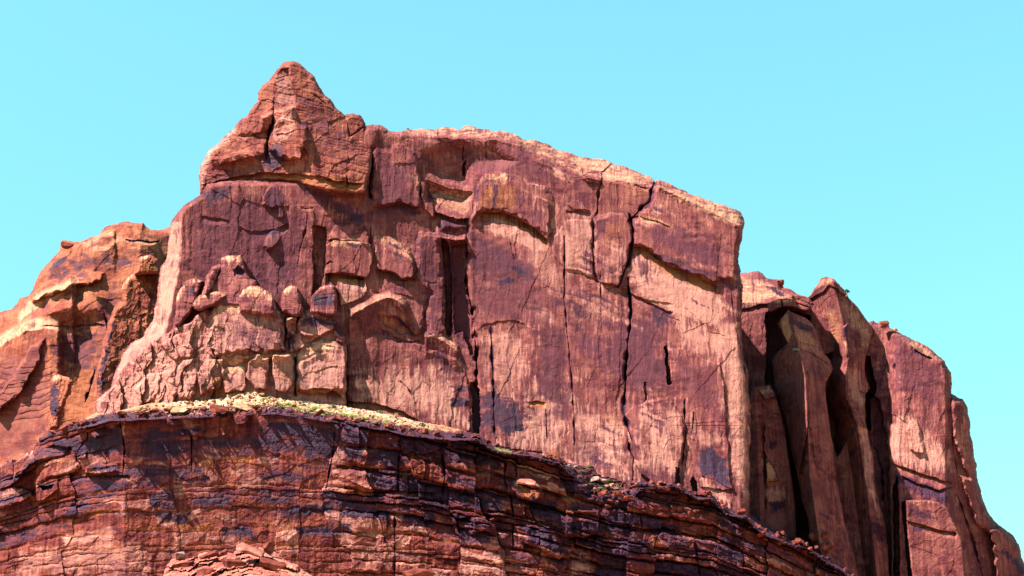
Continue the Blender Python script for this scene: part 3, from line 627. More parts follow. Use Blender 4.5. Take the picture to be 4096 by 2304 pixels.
R.stain('c', [(800,1455),(870,1428),(985,1440),(1080,1420),(1180,1420),(1180,1440),(1090,1446),(985,1466),(880,1462)], .8, 12, .2, .4); R.stain('p', [(840,1280),(1130,1275),(1140,1400),(850,1410)], .6, 30, 1., .3); R.stain('p', [(1200,1450),(1380,1440),(1384,1560),(1200,1560)], .7, 30, 1., .3)  # cream band on the tier tops: sunlight put into the colour
R.stain('p', [(386,1660),(470,1500),(600,1400),(720,1420),(700,1560),(560,1640)], .95, 40, .2, .8); R.stain('p', [(640,1380),(800,1300),(860,1400),(800,1520),(680,1540)], .7, 30, .3, .8)  # broken left flank whitened, its sunlight put into the colour
lm = 1-sst(780, 900, R.U)*.35
lk = ((1-sst(800, 980, R.U))*sst(1290, 1350, R.V)).astype(f4)
for q, a in ((70, 1.2), (27, .35)):
    f1, df, ox, oy, hq = voronoi(R.Wu/q, R.Wv/(q*1.15)+R.Wu/(q*3), q); R.Y -= (a*lk*((.5+RND[3][hq])*ox+(RND[2][hq]-.5)*.9-(RND[4][hq]-.2)*.8*oy)).astype(f4)
R.grain(1.5, .55, .45, .14, fscale=(90, 130), beds=.12, mask=lm); R.stain('p', BUT, .62, 40, .8, 1.2); R.roundedge(10, 3); R.streaks(.25, .9); R.drips(.5)
R.build('buttress', ROCK, butte, 12)

def knob(name, pts, y, cream=(), varn=(), seed=5, r=26, R0=5., depth=5., extra=None):
    q = Rock(pts, lambda U, V: np.full(U.shape, y)-(V-min(p[1] for p in pts))*.018, seed=seed, warp=4)
    for c in cream: q.stain('c', c, .9, 16)  # tan knob tops: sunlight painted in
    for c in varn: q.stain('v', c, .8, 12)
    if extra: extra(q)
    q.grain(.5, .4, .2, .1, fscale=(60, 90), beds=.15); q.roundedge(r*.7, R0*.6); q.streaks(.35, .6)
    return q.build(name, ROCK, butte, depth)
def _h1(q):
    q.block([(849,1066),(882,1057),(890,1090),(860,1140),(830,1180),(815,1176),(827,1104)], 1.2, 10, (-.05,0))
    q.crack([(885,1045),(880,1090),(860,1130),(835,1175)], 4, 1.5, .3)
    q.block([(930,1080),(955,1062),(975,1080),(985,1110),(955,1100),(938,1110)], -1.2, 10); q.stain('v', [(935,1065),(970,1065),(985,1115),(940,1100)], .9, 10)
knob('rock_knob', [(805,1190),(812,1150),(827,1104),(849,1066),(882,1057),(885,1033),(910,1019),(960,1020),(973,1044),(987,1088),(1005,1112),(1026,1121),(1031,1137),(1012,1160),(1000,1230),(820,1230)], 414,
     [[(885,1040),(910,1020),(960,1022),(970,1045),(930,1050)]], (), 51, 26, 4.5, 6, _h1)
knob('rock_knob', [(698,1300),(700,1209),(711,1165),(739,1126),(777,1113),(813,1121),(806,1150),(792,1180),(780,1230),(744,1275),(720,1310)], 415.5,
     [[(705,1180),(740,1130),(780,1115),(800,1125),(740,1145),(712,1200)]], [[(750,1150),(790,1140),(780,1180),(745,1190)]], 52, 22, 4, 5)
knob('rock_knob', [(769,1222),(780,1200),(799,1182),(838,1165),(882,1164),(907,1182),(899,1195),(865,1215),(849,1228),(800,1244),(780,1238)], 410.2,
     [[(772,1220),(800,1182),(840,1166),(885,1166),(905,1182),(840,1182),(790,1210)]], (), 53, 20, 3.5, 6)
knob('rock_knob', [(950,1200),(957,1182),(971,1157),(1001,1141),(1037,1146),(1060,1160),(1086,1171),(1098,1198),(1106,1235),(1110,1270),(960,1250)], 409.6,
     [[(955,1185),(975,1157),(1003,1143),(1040,1148),(1085,1172),(1095,1200),(1040,1178),(990,1180)]], (), 54, 24, 4, 6)
knob('rock_knob', [(1125,1250),(1125,1182),(1131,1165),(1142,1151),(1167,1141),(1191,1151),(1204,1176),(1205,1209),(1216,1231),(1213,1262),(1170,1270)], 412.5,
     [[(1127,1180),(1142,1153),(1167,1143),(1190,1152),(1165,1158),(1140,1180)]], (), 55, 24, 4, 5)
knob('rock_knob', [(1240,1250),(1244,1220),(1247,1187),(1262,1165),(1280,1148),(1313,1137),(1343,1143),(1347,1180),(1346,1262),(1290,1262)], 414.2,
     [[(1262,1165),(1285,1148),(1315,1139),(1340,1145),(1300,1156)]], [[(1250,1180),(1340,1170),(1340,1230),(1260,1230)]], 56, 18, 3.5, 5)

# =================================================================== LEFT BUTTE (farther back)
LEFT = [(-80,1250),(0,1248),(47,1242),(60,1225),(72,1209),(80,1192),(119,1181),(133,1153),(149,1104),(171,1071),(199,1043),(243,996),(243,970),(258,963),(287,965),(298,966),(342,955),(392,941),
 (420,913),(458,894),(480,886),(525,888),(560,897),(574,893),(585,905),(612,915),(635,919),(646,919),(679,905),(760,900),(780,1300),(700,1800),(600,2050),(-80,2050)]
left = thing('sandstone_butte', 'smaller rounded orange red butte behind the left foot of the pointed butte', 'butte')
def y_left(U, V):
    Y = 470+(1600-V)*.028-(U-300)*.008+np.clip(200-U, 0, 400)*.05
    return Y+np.clip(U-560, 0, 300)*.06
R = Rock(LEFT, y_left, seed=61, warp=7)
R.block([(55,1330),(90,1270),(165,1205),(230,1175),(310,1150),(300,1120),(420,1110),(470,1200),(440,1290),(300,1300),(180,1310),(90,1350)], 4, 80, (-.006,.02), 'soft')
R.shelf([(60,1325),(95,1268),(165,1210),(230,1180),(310,1148)], 4.5, 420, 56, cream=.75)
R.block([(120,1180),(200,1120),(300,1100),(330,1080),(420,1090),(400,1130),(300,1150),(200,1180),(130,1215)], 3.5, 20, (0,.04)); R.stain('c', [(125,1190),(200,1150),(300,1105),(340,1105),(300,1140),(190,1180)], .7, 12)
R.shelf([(-60,1430),(0,1385),(50,1352),(110,1325),(170,1312),(260,1330)], 5, 460, 56, cream=.8)
R.shelf([(300,960),(350,985),(400,950),(470,940)], 1.6, 160, 26, cream=.4); R.shelf([(350,1010),(420,1000),(480,965),(560,980),(640,975)], 1.4, 160, 24, cream=.4)
R.under([(500,958),(540,963),(590,965),(640,960)], 1.8, 14); R.stain('v', [(500,958),(560,960),(620,962),(580,972),(520,970)], .9, 6)
R.stain('v', [(230,1030),(270,1020),(270,1045),(200,1090),(180,1100)], .8, 12, .1, .3)
R.stain('v', [(150,1110),(230,1060),(330,1020),(420,1010),(400,1080),(260,1110)], .5, 30, .1, .9)
R.stain('v', [(400,1040),(520,1020),(540,1060),(460,1070)], .6, 20, .1, .8)
R.stain('o', [(330,1150),(500,1080),(500,1180),(420,1230),(330,1230)], .4, 40, .3, .7); R.stain('c', [(310,1010),(420,1010),(600,930),(650,1000),(560,1020),(420,1060)], .28, 40)
R.under([(170,1300),(280,1302),(380,1295),(425,1300)], 1.0, 40, orange=.1)
# varnished, rippled lower face
R.block([(60,1490),(130,1380),(180,1350),(160,1440),(120,1520),(60,1600),(-20,1660),(-40,1600)], 3.5, 20, (-.02,0)); R.stain('v', [(60,1490),(135,1370),(200,1345),(170,1450),(110,1540),(40,1600)], .4, 16, .3, .5)
for k in range(9):
    v = 1455+26*k; R.under([(-40,v+4),(40,v+14+4*(k % 2)),(120,v+10),(190,v-10),(220,v-24)], .3, 18); R.stain('v', [(-40+30*(k % 3),v-12),(60+20*(k % 2),v-2),(150,v-6),(210,v-30),(160,v+8),(60,v+10)], .5, 9, .1, .6)
R.stain('v', [(-60,1400),(200,1400),(235,1560),(180,1720),(150,1850),(-60,1850)], .34, 50, .2, .7); R.stain('v', [(380,1200),(470,1120),(500,1400),(360,1480)], .4, 40, .3, .7); R.stain('v', [(180,1330),(400,1320),(390,1480),(280,1480),(200,1420)], .5, 40, .3, .7)
R.stain('o', [(250,1540),(300,1470),(380,1480),(370,1680),(230,1720)], .5, 20, .7, .2)  # orange-lit panel: the warm light is put into the colour
R.crack([(418,1250),(425,1300),(430,1340)], 4, 2, .5); R.crack([(378,1480),(360,1560),(340,1610)], 5, 2.5, .6)
R.grain(1.6, .12, .22, .07, fscale=(190, 120), beds=.06, dip=.35); R.roundedge(36, 7); R.streaks(.45, .3)
R.build('cliff_face', ORROCK, left, 30)
def lknob(name, pts, y, seed, cream=(), varn=(), orange=(), slope=0., R0=4., r=24, depth=8):
    q = Rock(pts, lambda U, V: y+(1300-V)*.012+(U-pts[0][0])*slope, seed=seed, warp=5)
    for c in cream: q.stain('c', c, .8, 10)  # sunlit tops and left edges painted cream
    for c in varn: q.stain('v', c, .8, 14, .3, .6)
    for c in orange: q.stain('o', c, .6, 16)
    q.grain(.8, .25, .5, .15, fscale=(50, 60)); q.roundedge(r, R0); q.streaks(.45, .2)
    return q.build(name, ORROCK, left, depth)
lknob('rock_pillar', [(390,1600),(388,1480),(402,1420),(420,1330),(440,1270),(458,1225),(490,1205),(486,1150),(505,1115),(545,1085),(600,1085),(640,1095),(660,1140),(665,1300),(620,1400),(500,1480),(470,1700),(400,1720)], 452, 62,
      [[(490,1150),(505,1118),(545,1088),(520,1120)]], [[(395,1600),(392,1480),(420,1390),(450,1290),(455,1330),(425,1450),(415,1600)]], [[(560,1080),(600,1090),(590,1180),(560,1150)]], .030, 5, 22, 10)
lknob('rock_knob', [(535,1100),(545,1060),(545,1040),(560,1022),(600,1018),(630,1035),(645,1060),(650,1100)], 449, 63, [[(550,1040),(565,1024),(600,1020),(590,1035)]], (), [[(560,1040),(640,1040),(640,1100),(560,1100)]], .03, 4, 18, 6)
lknob('rock_pillar', [(196,1720),(200,1640),(205,1560),(197,1525),(208,1505),(240,1497),(275,1510),(292,1520),(288,1560),(262,1600),(245,1660),(240,1720)], 452, 64,
      [[(200,1520),(215,1503),(245,1500),(280,1515),(240,1518)]], [[(200,1535),(230,1530),(240,1620),(215,1700),(200,1640)]], (), -.03, 4, 20, 6)
tag(left, None)

# =================================================================== RIGHT CLIFF AND ITS FINS
RIGHT = [(2900,1110),(2966,1092),(3000,1086),(3034,1083),(3050,1095),(3065,1112),(3090,1118),(3115,1115),(3128,1130),(3130,1148),(3160,1158),(3187,1175),(3232,1195),(3290,1240),(3400,1260),(3466,1290),(3493,1279),(3500,1290),(3511,1292),
 (3515,1284),(3535,1283),(3551,1290),(3558,1310),(3565,1315),(3610,1337),(3673,1369),(3727,1400),(3776,1441),(3803,1486),(3808,1540),(3803,1576),(3830,1586),(3853,1594),(3871,1630),(3880,1702),(3889,1792),(3907,1864),
 (3909,1909),(3925,1972),(3961,2062),(3997,2098),(4051,2143),(4078,2179),(4083,2228),(4110,2270),(4180,2330),(4180,2400),(2900,2400)]
right = thing('sandstone_cliff', 'tall cliff of leaning red slabs split by black clefts, right of the pointed butte', 'cliff')
def y_right(U, V):
    Y = 446+(1900-V)*.010+np.clip(U-3780, 0, 400)*.06
    Y = Y-6*sst(3530, 3600, U)
    return Y+np.clip(1210-V, 0, 200)*.1*(U < 3300)
R = Rock(RIGHT, y_right, seed=71, warp=5)
R.stain('c', [(2965,1105),(3060,1120),(3180,1190),(3080,1200),(2990,1235),(2960,1210)], .6, 14, .1, .3)
R.stain('v', [(3050,1140),(3100,1150),(3160,1190),(3110,1180)], .8, 8)
R.under([(2966,1235),(3010,1226),(3050,1216),(3080,1212)], 1.5, 30, orange=.1)
R.block([(3060,1250),(3110,1230),(3240,1260),(3240,1420),(3090,1560),(3062,1540),(3066,1400)], -7, 14)
R.stain('v', [(3050,1260),(3120,1230),(3240,1270),(3200,1400),(3090,1540),(3060,1540)], .7, 16)  # darkens the alcove: its shade put into the colour
R.block([(3120,1620),(3150,1700),(3190,1850),(3230,2030),(3250,2200),(3190,2200),(3178,2000),(3150,1800),(3118,1680)], -16, 8)
R.block([(3290,1420),(3420,1380),(3420,1700),(3350,1830),(3310,1700)], -12, 14)
R.block([(3452,1420),(3480,1424),(3492,1490),(3505,1530),(3500,1580),(3478,1600),(3484,1720),(3462,1720),(3452,1560)], -10, 8)
R.block([(3460,1560),(3520,1600),(3556,1800),(3562,1990),(3570,2304),(3500,2304),(3480,1900)], -5, 16)
R.stain('v', [(3470,1440),(3530,1500),(3545,1700),(3560,2000),(3520,2000),(3480,1700)], .5, 14)
R.crack([(3496,1790),(3508,1800),(3518,1850),(3528,1875),(3532,2000)], 4, 3, .8)
R.block([(3572,1960),(3588,1900),(3596,2000),(3600,2304),(3578,2304),(3574,2100)], -9, 8)
R.block([(3606,2010),(3622,2000),(3632,2120),(3650,2304),(3630,2304),(3618,2130)], -8, 6)
R.stain('p', [(3548,1700),(3620,1640),(3700,1720),(3790,1800),(3790,1900),(3660,1880),(3550,1840)], .75, 22, 1., .3)
R.block([(3622,1720),(3640,1660),(3670,1680),(3690,1760),(3700,1820),(3640,1800)], 1.2, 18)
R.stain('v', [(3550,1300),(3680,1370),(3790,1460),(3800,1580),(3700,1640),(3560,1560)], .45, 40, .6, .9)
R.stain('c', [(3565,1318),(3680,1372),(3770,1440),(3760,1455),(3650,1400)], .6, 12); R.under([(3655,1395),(3700,1418),(3732,1432)], 1.4, 14); R.stain('v', [(3650,1392),(3730,1430),(3720,1440),(3660,1410)], .9, 6)
R.stain('o', [(3600,1400),(3780,1460),(3780,1600),(3640,1600)], .22, 40, .5, .8)
R.stain('v', [(3570,1880),(3680,1920),(3800,1960),(3800,2040),(3700,2000),(3590,1950)], .75, 22, .2, .5)
R.under([(3555,1850),(3620,1870),(3720,1905),(3810,1930)], 1.5, 36, orange=.3); R.under([(3600,1900),(3680,1935),(3760,1958),(3815,1950)], 1.2, 30, orange=.2)
R.crack([(3803,1576),(3806,1680),(3815,1800),(3830,1900)], 6, 2, .2)
R.block([(3800,1590),(3850,1596),(3878,1700),(3888,1800),(3905,1870),(3907,1910),(3880,1930),(3850,1860),(3815,1760)], 2.0, 22)
R.block([(3840,1900),(3900,1915),(3960,2070),(3990,2120),(3960,2140),(3900,2100),(3870,2000)], 2.5, 26)
R.block([(3960,2120),(4000,2100),(4075,2180),(4080,2230),(4170,2330),(4170,2400),(3990,2400)], 5, 26)
R.stain('p', [(3830,1660),(3880,1720),(3900,1850),(3850,1840)], .4, 24); R.stain('o', [(3810,2080),(3850,2120),(3852,2190),(3820,2180)], .6, 10)
R.stain('v', [(4000,2200),(4070,2220),(4150,2330),(4080,2300)], .8, 20)
R.crack([(3830,1980),(3870,2100),(3900,2200),(3930,2304)], 6, 2.5, .5)
R.grain(1.0, .3, .30, .12, fscale=(110, 260)); R.roundedge(30, 7); R.streaks(.5, .4, .02); R.drips(.8)
R.build('cliff_face', ROCK, right, 40, False)
def fin(name, pts, y, seed, hinge=None, sl=.1, sr=.03, r=8, R0=2., depth=14, ops=None, lean=.004, g=(.4, .12, .22, .08), parent=None):
    def yf(U, V):
        Y = y+(1900-V)*lean
        if hinge:
            h = np.interp(V, [p[1] for p in hinge], [p[0] for p in hinge]); d = U-h
            Y = Y+np.where(d < 0, -d*sl, d*sr)
        return Y
    q = Rock(pts, yf, seed=seed, warp=1.8, fine=1.2)
    if ops: ops(q)
    q.grain(*g, fscale=(110, 90)); q.roundedge(r*.5, R0*.4); q.streaks(.35, .2)
    return q.build(name, ROCK, parent or right, depth)
# cap of stacked slabs over the dark alcove
fin('rim_slab', [(3068,1222),(3072,1212),(3095,1202),(3115,1195),(3140,1193),(3175,1196),(3205,1202),(3232,1212),(3242,1225),(3232,1246),(3205,1240),(3170,1228),(3140,1225),(3110,1235),(3085,1250),(3072,1245)], 437, 81, r=12, R0=2.5,
    ops=lambda q: (q.stain('c', [(3070,1215),(3115,1196),(3175,1198),(3160,1208),(3100,1212)], .8, 6), q.crack([(3125,1195),(3130,1230)], 3, 1.5, .5), q.under([(3180,1208),(3210,1216),(3240,1226)], 1, 10)))
fin('rim_slab', [(3163,1192),(3170,1182),(3195,1178),(3222,1185),(3240,1195),(3240,1215),(3205,1204),(3175,1200)], 439, 82, r=8, R0=2., depth=6)
# left pillar
fin('rock_fin', [(3008,1560),(3020,1545),(3050,1542),(3085,1540),(3100,1575),(3124,1650),(3140,1720),(3151,1800),(3170,1930),(3180,2000),(3190,2200),(3180,2330),(2985,2330),(2996,2000),(3004,1760),(2996,1640)], 430, 83, [(3020,1500),(3050,2300)], .06, .035, 12, 2.5,
    ops=lambda q: (q.block([(3032,1560),(3090,1545),(3100,1590),(3060,1600)], 1.5, 10, (0, .05)), q.stain('c', [(3032,1560),(3085,1542),(3095,1570),(3050,1580)], .6, 8), q.stain('v', [(3065,1760),(3110,1760),(3100,1800),(3070,1800)], .8, 10),
        q.crack([(3050,1600),(3052,1750),(3060,1900),(3062,2100)], 6, 2.2, .4), q.stain('o', [(3065,1910),(3120,1928),(3110,1945),(3070,1945)], 1., 5), q.block([(3064,1850),(3080,1840),(3120,1925),(3064,1930)], 1.2, 5),
        q.stain('c', [(3064,1850),(3078,1842),(3110,1915),(3064,1915)], .6, 6), q.stain('p', [(3064,1950),(3130,1950),(3150,2010),(3070,2020)], .6, 14, 1.), q.stain('v', [(3072,2010),(3140,2000),(3150,2040),(3090,2050)], .85, 10, .8)))
# leaning fin in front of the alcove
FA = [(3083,1448),(3088,1430),(3120,1400),(3150,1372),(3128,1330),(3108,1290),(3118,1292),(3122,1275),(3152,1240),(3160,1246),(3190,1258),(3223,1272),(3252,1300),(3268,1330),(3280,1370),(3295,1410),(3320,1440),(3331,1474),(3326,1495),(3304,1525),(3300,1560),(3310,1640),(3317,1684),(3331,1792),(3349,1936),(3376,2080),(3410,2200),(3440,2330),(3225,2330),(3241,2170),(3232,2080),(3209,2008),(3187,1891),(3160,1790),(3151,1765),(3128,1684),(3101,1576)]
def _fa(q):
    q.block([(3118,1290),(3152,1242),(3158,1290),(3172,1330),(3160,1360),(3150,1372),(3128,1330)], 0.5, 6, (-.03, 0)); q.stain('c', [(3118,1290),(3152,1245),(3158,1300),(3172,1335),(3152,1370),(3130,1330)], .9, 5, .1, .4)  # cream patch: sunlit tip of the fin painted in
    q.block([(3086,1450),(3120,1405),(3170,1388),(3200,1400),(3216,1450),(3234,1520),(3232,1700),(3200,1900),(3150,1720),(3100,1560)], 3.2, 6)
    q.shelf([(3170,1402),(3185,1398),(3200,1400)], 1, 10, 8, cream=.9); q.under([(3196,1302),(3230,1315),(3262,1325)], .6, 12)
    q.stain('v', [(3160,1250),(3190,1280),(3255,1310),(3260,1330),(3200,1320),(3165,1290)], .8, 8); q.stain('c', [(3170,1270),(3250,1340),(3290,1420),(3200,1390),(3175,1330)], .35, 16)
    q.under([(3180,1360),(3230,1375),(3290,1390)], .8, 14); q.under([(3195,1395),(3250,1410),(3320,1460)], .8, 20)
    q.under([(3300,1505),(3315,1498),(3332,1480)], 2, 40, .1, .5); q.crack([(3186,1735),(3230,1728),(3270,1705)], 2.5, .6, .5)
    q.block([(3228,1480),(3300,1500),(3312,1690),(3340,1900),(3270,1900),(3236,1700)], .8, 12); q.stain('v', [(3280,2040),(3320,2070),(3310,2080),(3275,2060)], .8, 8)
fin('rock_fin', FA, 424, 84, [(3165,1240),(3195,1400),(3220,1500),(3240,1900),(3300,2330)], .20, .09, 8, 2., 9, _fa, .006)
# tall fin with the juniper on its crest; its left side lies open to the sun above, shaded below
FB = [(3232,1189),(3240,1180),(3286,1112),(3308,1106),(3330,1112),(3345,1126),(3376,1157),(3398,1195),(3430,1225),(3450,1256),(3466,1278),(3484,1300),(3492,1322),(3486,1350),(3475,1390),(3466,1420),(3458,1460),(3462,1500),(3474,1540),(3480,1556),(3462,1578),(3460,1620),(3462,1684),(3480,1770),(3493,1810),(3500,1945),(3515,2000),(3540,2090),(3552,2200),(3560,2330),
      (3425,2330),(3376,2062),(3349,1909),(3335,1800),(3345,1700),(3320,1640),(3300,1540),(3290,1440),(3260,1330),(3235,1260),(3222,1236),(3246,1215)]
def _fb(q):
    q.block([(3232,1189),(3286,1112),(3308,1106),(3345,1128),(3395,1196),(3340,1150),(3318,1142),(3290,1170),(3242,1196)], 1.6, 7); q.stain('c', [(3236,1186),(3286,1114),(3310,1107),(3340,1126),(3300,1135)], .6, 8); q.stain('v', [(3240,1185),(3270,1150),(3310,1140),(3270,1170)], .6, 8)
    for v in range(0, 7): q.under([(3262,1330+18*v),(3300,1318+17*v),(3345,1300+16*v)], .5, 15)
    q.stain('c', [(3240,1240),(3340,1230),(3374,1290),(3370,1370),(3300,1400),(3270,1330)], .35, 20); q.stain('o', [(3240,1240),(3370,1250),(3370,1370),(3300,1400)], .4, 20)  # sunlit upper face painted cream and orange, down to the shadow edge
    q.block([(3368,1310),(3390,1290),(3395,1340),(3402,1400),(3388,1430),(3375,1380)], 1.6, 8, (-.03,0)); q.stain('c', [(3370,1365),(3394,1360),(3394,1420),(3384,1430)], .9, 6); q.stain('v', [(3370,1310),(3394,1300),(3398,1350),(3372,1350)], .7, 6)
    q.stain('p', [(3380,1480),(3440,1480),(3460,1560),(3450,1640),(3395,1580)], .6, 16); q.stain('p', [(3430,1700),(3470,1720),(3500,1950),(3520,2080),(3470,1960)], .7, 12)
    q.under([(3438,1560),(3460,1572),(3480,1558)], 1.5, 22, .1, .4); q.stain('v', [(3470,2060),(3520,2090),(3545,2180),(3490,2150)], .7, 14); q.stain('c', [(3350,1150),(3480,1310),(3470,1400),(3400,1300)], .4, 20)
    q.block([(3352,1640),(3390,1640),(3430,1760),(3450,1950),(3480,2330),(3400,2330),(3350,1960),(3338,1800)], 1.2, 8); q.stain('o', [(3385,1640),(3430,1760),(3420,1790),(3340,1800)], .4, 20)
    q.stain('v', [(3340,1850),(3440,1780),(3440,1800),(3345,1880)], .6, 8)
fin('rock_fin', FB, 437, 85, [(3335,1140),(3374,1297),(3394,1432),(3380,1500),(3385,1585),(3430,1700),(3439,1774),(3466,1945),(3493,2170),(3511,2330)], .20, .08, 10, 2.2, 16, _fb, .006)
# broad slab at the lower right
fin('rock_fin', [(3623,2003),(3650,1999),(3700,2000),(3754,2008),(3785,2028),(3799,2053),(3826,2107),(3845,2150),(3853,2197),(3862,2330),(3652,2330),(3640,2230),(3628,2125)], 434, 86, r=14, R0=3,
    ops=lambda q: (q.under([(3626,2080),(3680,2095),(3760,2120),(3830,2130)], 1.6, 30, .05, .5), q.stain('v', [(3630,2020),(3700,2040),(3760,2080),(3640,2070)], .7, 12), q.stain('v', [(3640,2100),(3700,2110),(3690,2130),(3650,2125)], .8, 8), q.stain('c', [(3630,2004),(3740,2008),(3740,2018),(3640,2016)], .5, 8)))

# =================================================================== LOWER BANDED CLIFF
rimf = curve([(-100,1900),(0,1850),(100,1822),(190,1730),(265,1705),(359,1686),(442,1664),(600,1657),(820,1647),(1022,1638),(1104,1635),(1215,1650),(1397,1678),(1521,1697),(1640,1722),(1775,1738),(1907,1743),(1973,1788),(2018,1800),(2120,1812),(2238,1842),(2327,1915),(2366,1970),(2450,2000),(2530,1970),(2560,1938),(2694,1931),(2790,1980),(2850,1982),(2900,2036),(2985,2056),(3040,2110),(3160,2164),(3232,2182),(3304,2235),(3376,2275),(3430,2340)])
rims = curve([(-100,1890),(200,1750),(450,1672),(900,1640),(1300,1665),(1650,1722),(2000,1820),(2400,1950),(2850,2040),(3430,2330)])
low = thing('banded_cliff', 'low dark cliff of thin varnished beds and ledges along the bottom, below the pale scree', 'cliff')
def y_low(U, V):
    d = V-rims(U)
    Y = 393-d*np.interp(U, [0, 400, 1700, 2100, 2700, 3400], [.002, -.002, -.001, .003, .008, .012])
    return Y+np.interp(U, [-100, 250, 500, 2000, 2600, 3050, 3430], [34, 12, 1, 0, 3, 6, 22])
u_ = list(range(-100, 3431, 9)); _j = np.random.RandomState(4).randn(len(u_))
R = Rock([(u, float(rimf(u))+(5 if 560 < u < 1500 else 7)*_j[i]+(13 if u < 2300 else 34)*(RND[3][int(u/37) & 255]-.5)+9*(RND[4][int(u/83) & 255]-.5)) for i, u in enumerate(u_)]+[(3430,2420),(-100,2420)], y_low, seed=91, warp=5, fine=2.2)
Ul, Vl = R.Wu, R.Wv
d0 = Vl-rims(Ul)
col = Ul/150+.8*perlin(Ul/300, Vl/500, 71)+.12*perlin(Ul/60, Vl/90, 72); cc = np.floor(col).astype(np.int32); cf = col-cc
hc = hsh(cc, 0*cc+3, 9)
b = d0*1.0+(rims(Ul)-1650)*.72*np.clip(d0/460, 0, 1)+10*fbm(Ul/260, Vl/120, 3, 95)+(RND[1][hc]-.5)*(14+34*sst(1150, 1400, Ul))
rng = np.random.RandomState(12)
bounds = [-140.]; k = 0
while bounds[-1] < 900:
    t = rng.choice([15, 26, 42, 62, 88], p=[.2, .26, .24, .18, .12]); bounds.append(bounds[-1]+t)
bounds = np.array(bounds); ib = np.clip(np.searchsorted(bounds, b)-1, 0, len(bounds)-2)
tb = (b-bounds[ib])/(bounds[ib+1]-bounds[ib]); th = bounds[ib+1]-bounds[ib]
wj = np.clip(th*4., 80, 260)*(.7+.8*RND[1][(ib*37) & 255])
uj = Ul/wj+RND[2][(ib*53) & 255]*9+.35*perlin(Ul/70, ib*3.1, 97)
ic = np.floor(uj).astype(np.int32); fj = uj-ic; hb = hsh(ib, ic, 5)
massive = sst(430, 560, Ul)*(1-sst(1280, 1400, Ul))*(1-sst(240, 330, d0))      # smooth upper face in the middle left
rough = .35+.9*sst(1250, 1500, Ul)*(1-sst(330, 420, d0)*.5)+.55*(1-sst(250, 480, Ul))
amp = (1-.75*massive)*rough*(1-.45*sst(290, 400, d0))*(.72+.28*sst(1150, 1400, Ul))
hcb = hsh(cc, ib//2, 11)
bedp = (RND[3][(ib*29) & 255]-.5)*3.4*np.clip(.5+1.2*fbm(Ul/240, ib*1.7, 3, 98), 0, 1)
h = bedp*amp+(RND[0][hb]-.5)*1.7*amp+(RND[2][hc]-.5)*1.5*amp+(RND[5][hcb]-.5)*1.6*amp+(cf-.5)*(RND[4][hc]-.45)*2.0*amp
h = h+amp*(.5*(1-(2*tb-1)**8)-2.1*sst(.80, .97, tb)*np.clip(.5+1.5*fbm(Ul/130, ib*.9, 2, 94), 0, 1.2)-.9*sst(.22, 0, tb))
jd = np.minimum(cf, 1-cf)*150
h = h-np.exp(-(jd/2.4)**2)*1.0*amp*(RND[5][hcb] > .62)
f1, df, ox, oy, hb3 = voronoi(Ul/64+.12*perlin(Ul/40, Vl/40, 12), b/27, 12); hb2 = hcb
h = h+.4*amp*((RND[2][hb3]-.5)*1.2+(RND[3][hb3]-.5)*1.5*ox+(RND[4][hb3]-.45)*1.0*oy)
f1, df, ox, oy, hq = voronoi(Ul/26, b/11, 13); h = h+.2*amp*((RND[2][hq]-.5)*1.2+(RND[3][hq]-.5)*1.5*ox)
h = h+.3*fbm(Ul/30, Vl/300, 3, 93)*amp
R.Y -= h.astype(f4)
# varnish by block, pink where blocks have fallen away, orange seams under the beds (fresh rock plus painted bounce light)
vz = .55+.55*fbm(Ul/330, Vl/120, 3, 99)+.22*sst(1000, 1500, Ul)*(1-sst(260, 420, d0))+.25*massive*sst(20, 90, d0)*(1-sst(150, 210, d0))-.55*sst(330, 470, d0)*(1-sst(1900, 2300, Ul))+.2*(1-sst(150, 420, Ul))*(1-sst(150, 200, d0))
vb = np.clip(vz-.42+(RND[1][hb2]-.5)*.75+(RND[1][hb3]-.5)*.5+.35*fbm(Ul/8, Vl/90, 3, 103)+.3*fbm(Ul/40, Vl/22, 3, 104), 0, 1)
R.st['v'] = (np.clip(vb+.12+.5*fbm(Ul/170, b/24, 3, 131), 0, 1)*(1-.8*sst(.78, .95, tb))*1.05).astype(f4)
R.st['o'] = (sst(.72, .96, tb)*np.clip(.45+1.1*fbm(Ul/120, ib*2.3, 3, 107)+.3*fbm(Ul/14, Vl/14, 2, 108), 0, 1)*(1-.6*massive)).astype(f4)
R.st['p'] = np.clip((RND[2][hb3]*.5+RND[5][hb2]*.5-.5)*2.2*sst(.1, .6, .5+fbm(Ul/180, Vl/140, 2, 110)+.35*sst(300, 420, d0)), 0, .8).astype(f4)
# --- surveyed features
R.stain('v', [(560,1740),(700,1745),(745,1800),(700,1840),(560,1820)], .85, 22, .3, .5); R.stain('v', [(1060,1725),(1140,1715),(1140,1790),(1030,1790),(1000,1760)], .8, 18, .5, .4)
R.stain('v', [(1150,1720),(1280,1705),(1330,1740),(1330,1810),(1200,1800)], .85, 18, .6, .4); R.stain('v', [(1360,1780),(1450,1780),(1460,1840),(1380,1840)], .9, 16, .2, .4)
R.stain('v', [(1480,1800),(1600,1800),(1620,1860),(1560,1880),(1480,1840)], .9, 18, .2, .5)
R.stain('p', [(690,1890),(745,1888),(740,1990),(695,1995)], .9, 8, .4, .2); R.stain('p', [(1040,1955),(1095,1958),(1090,2020),(1040,2020)], .9, 8, .3, .2)
R.stain('o', [(905,1810),(1000,1800),(1010,1860),(930,1870)], .75, 16, .5, .5); R.stain('o', [(810,1850),(850,1835),(855,1870),(815,1875)], .85, 8); R.stain('o', [(765,1745),(820,1745),(820,1780),(770,1780)], .55, 14)
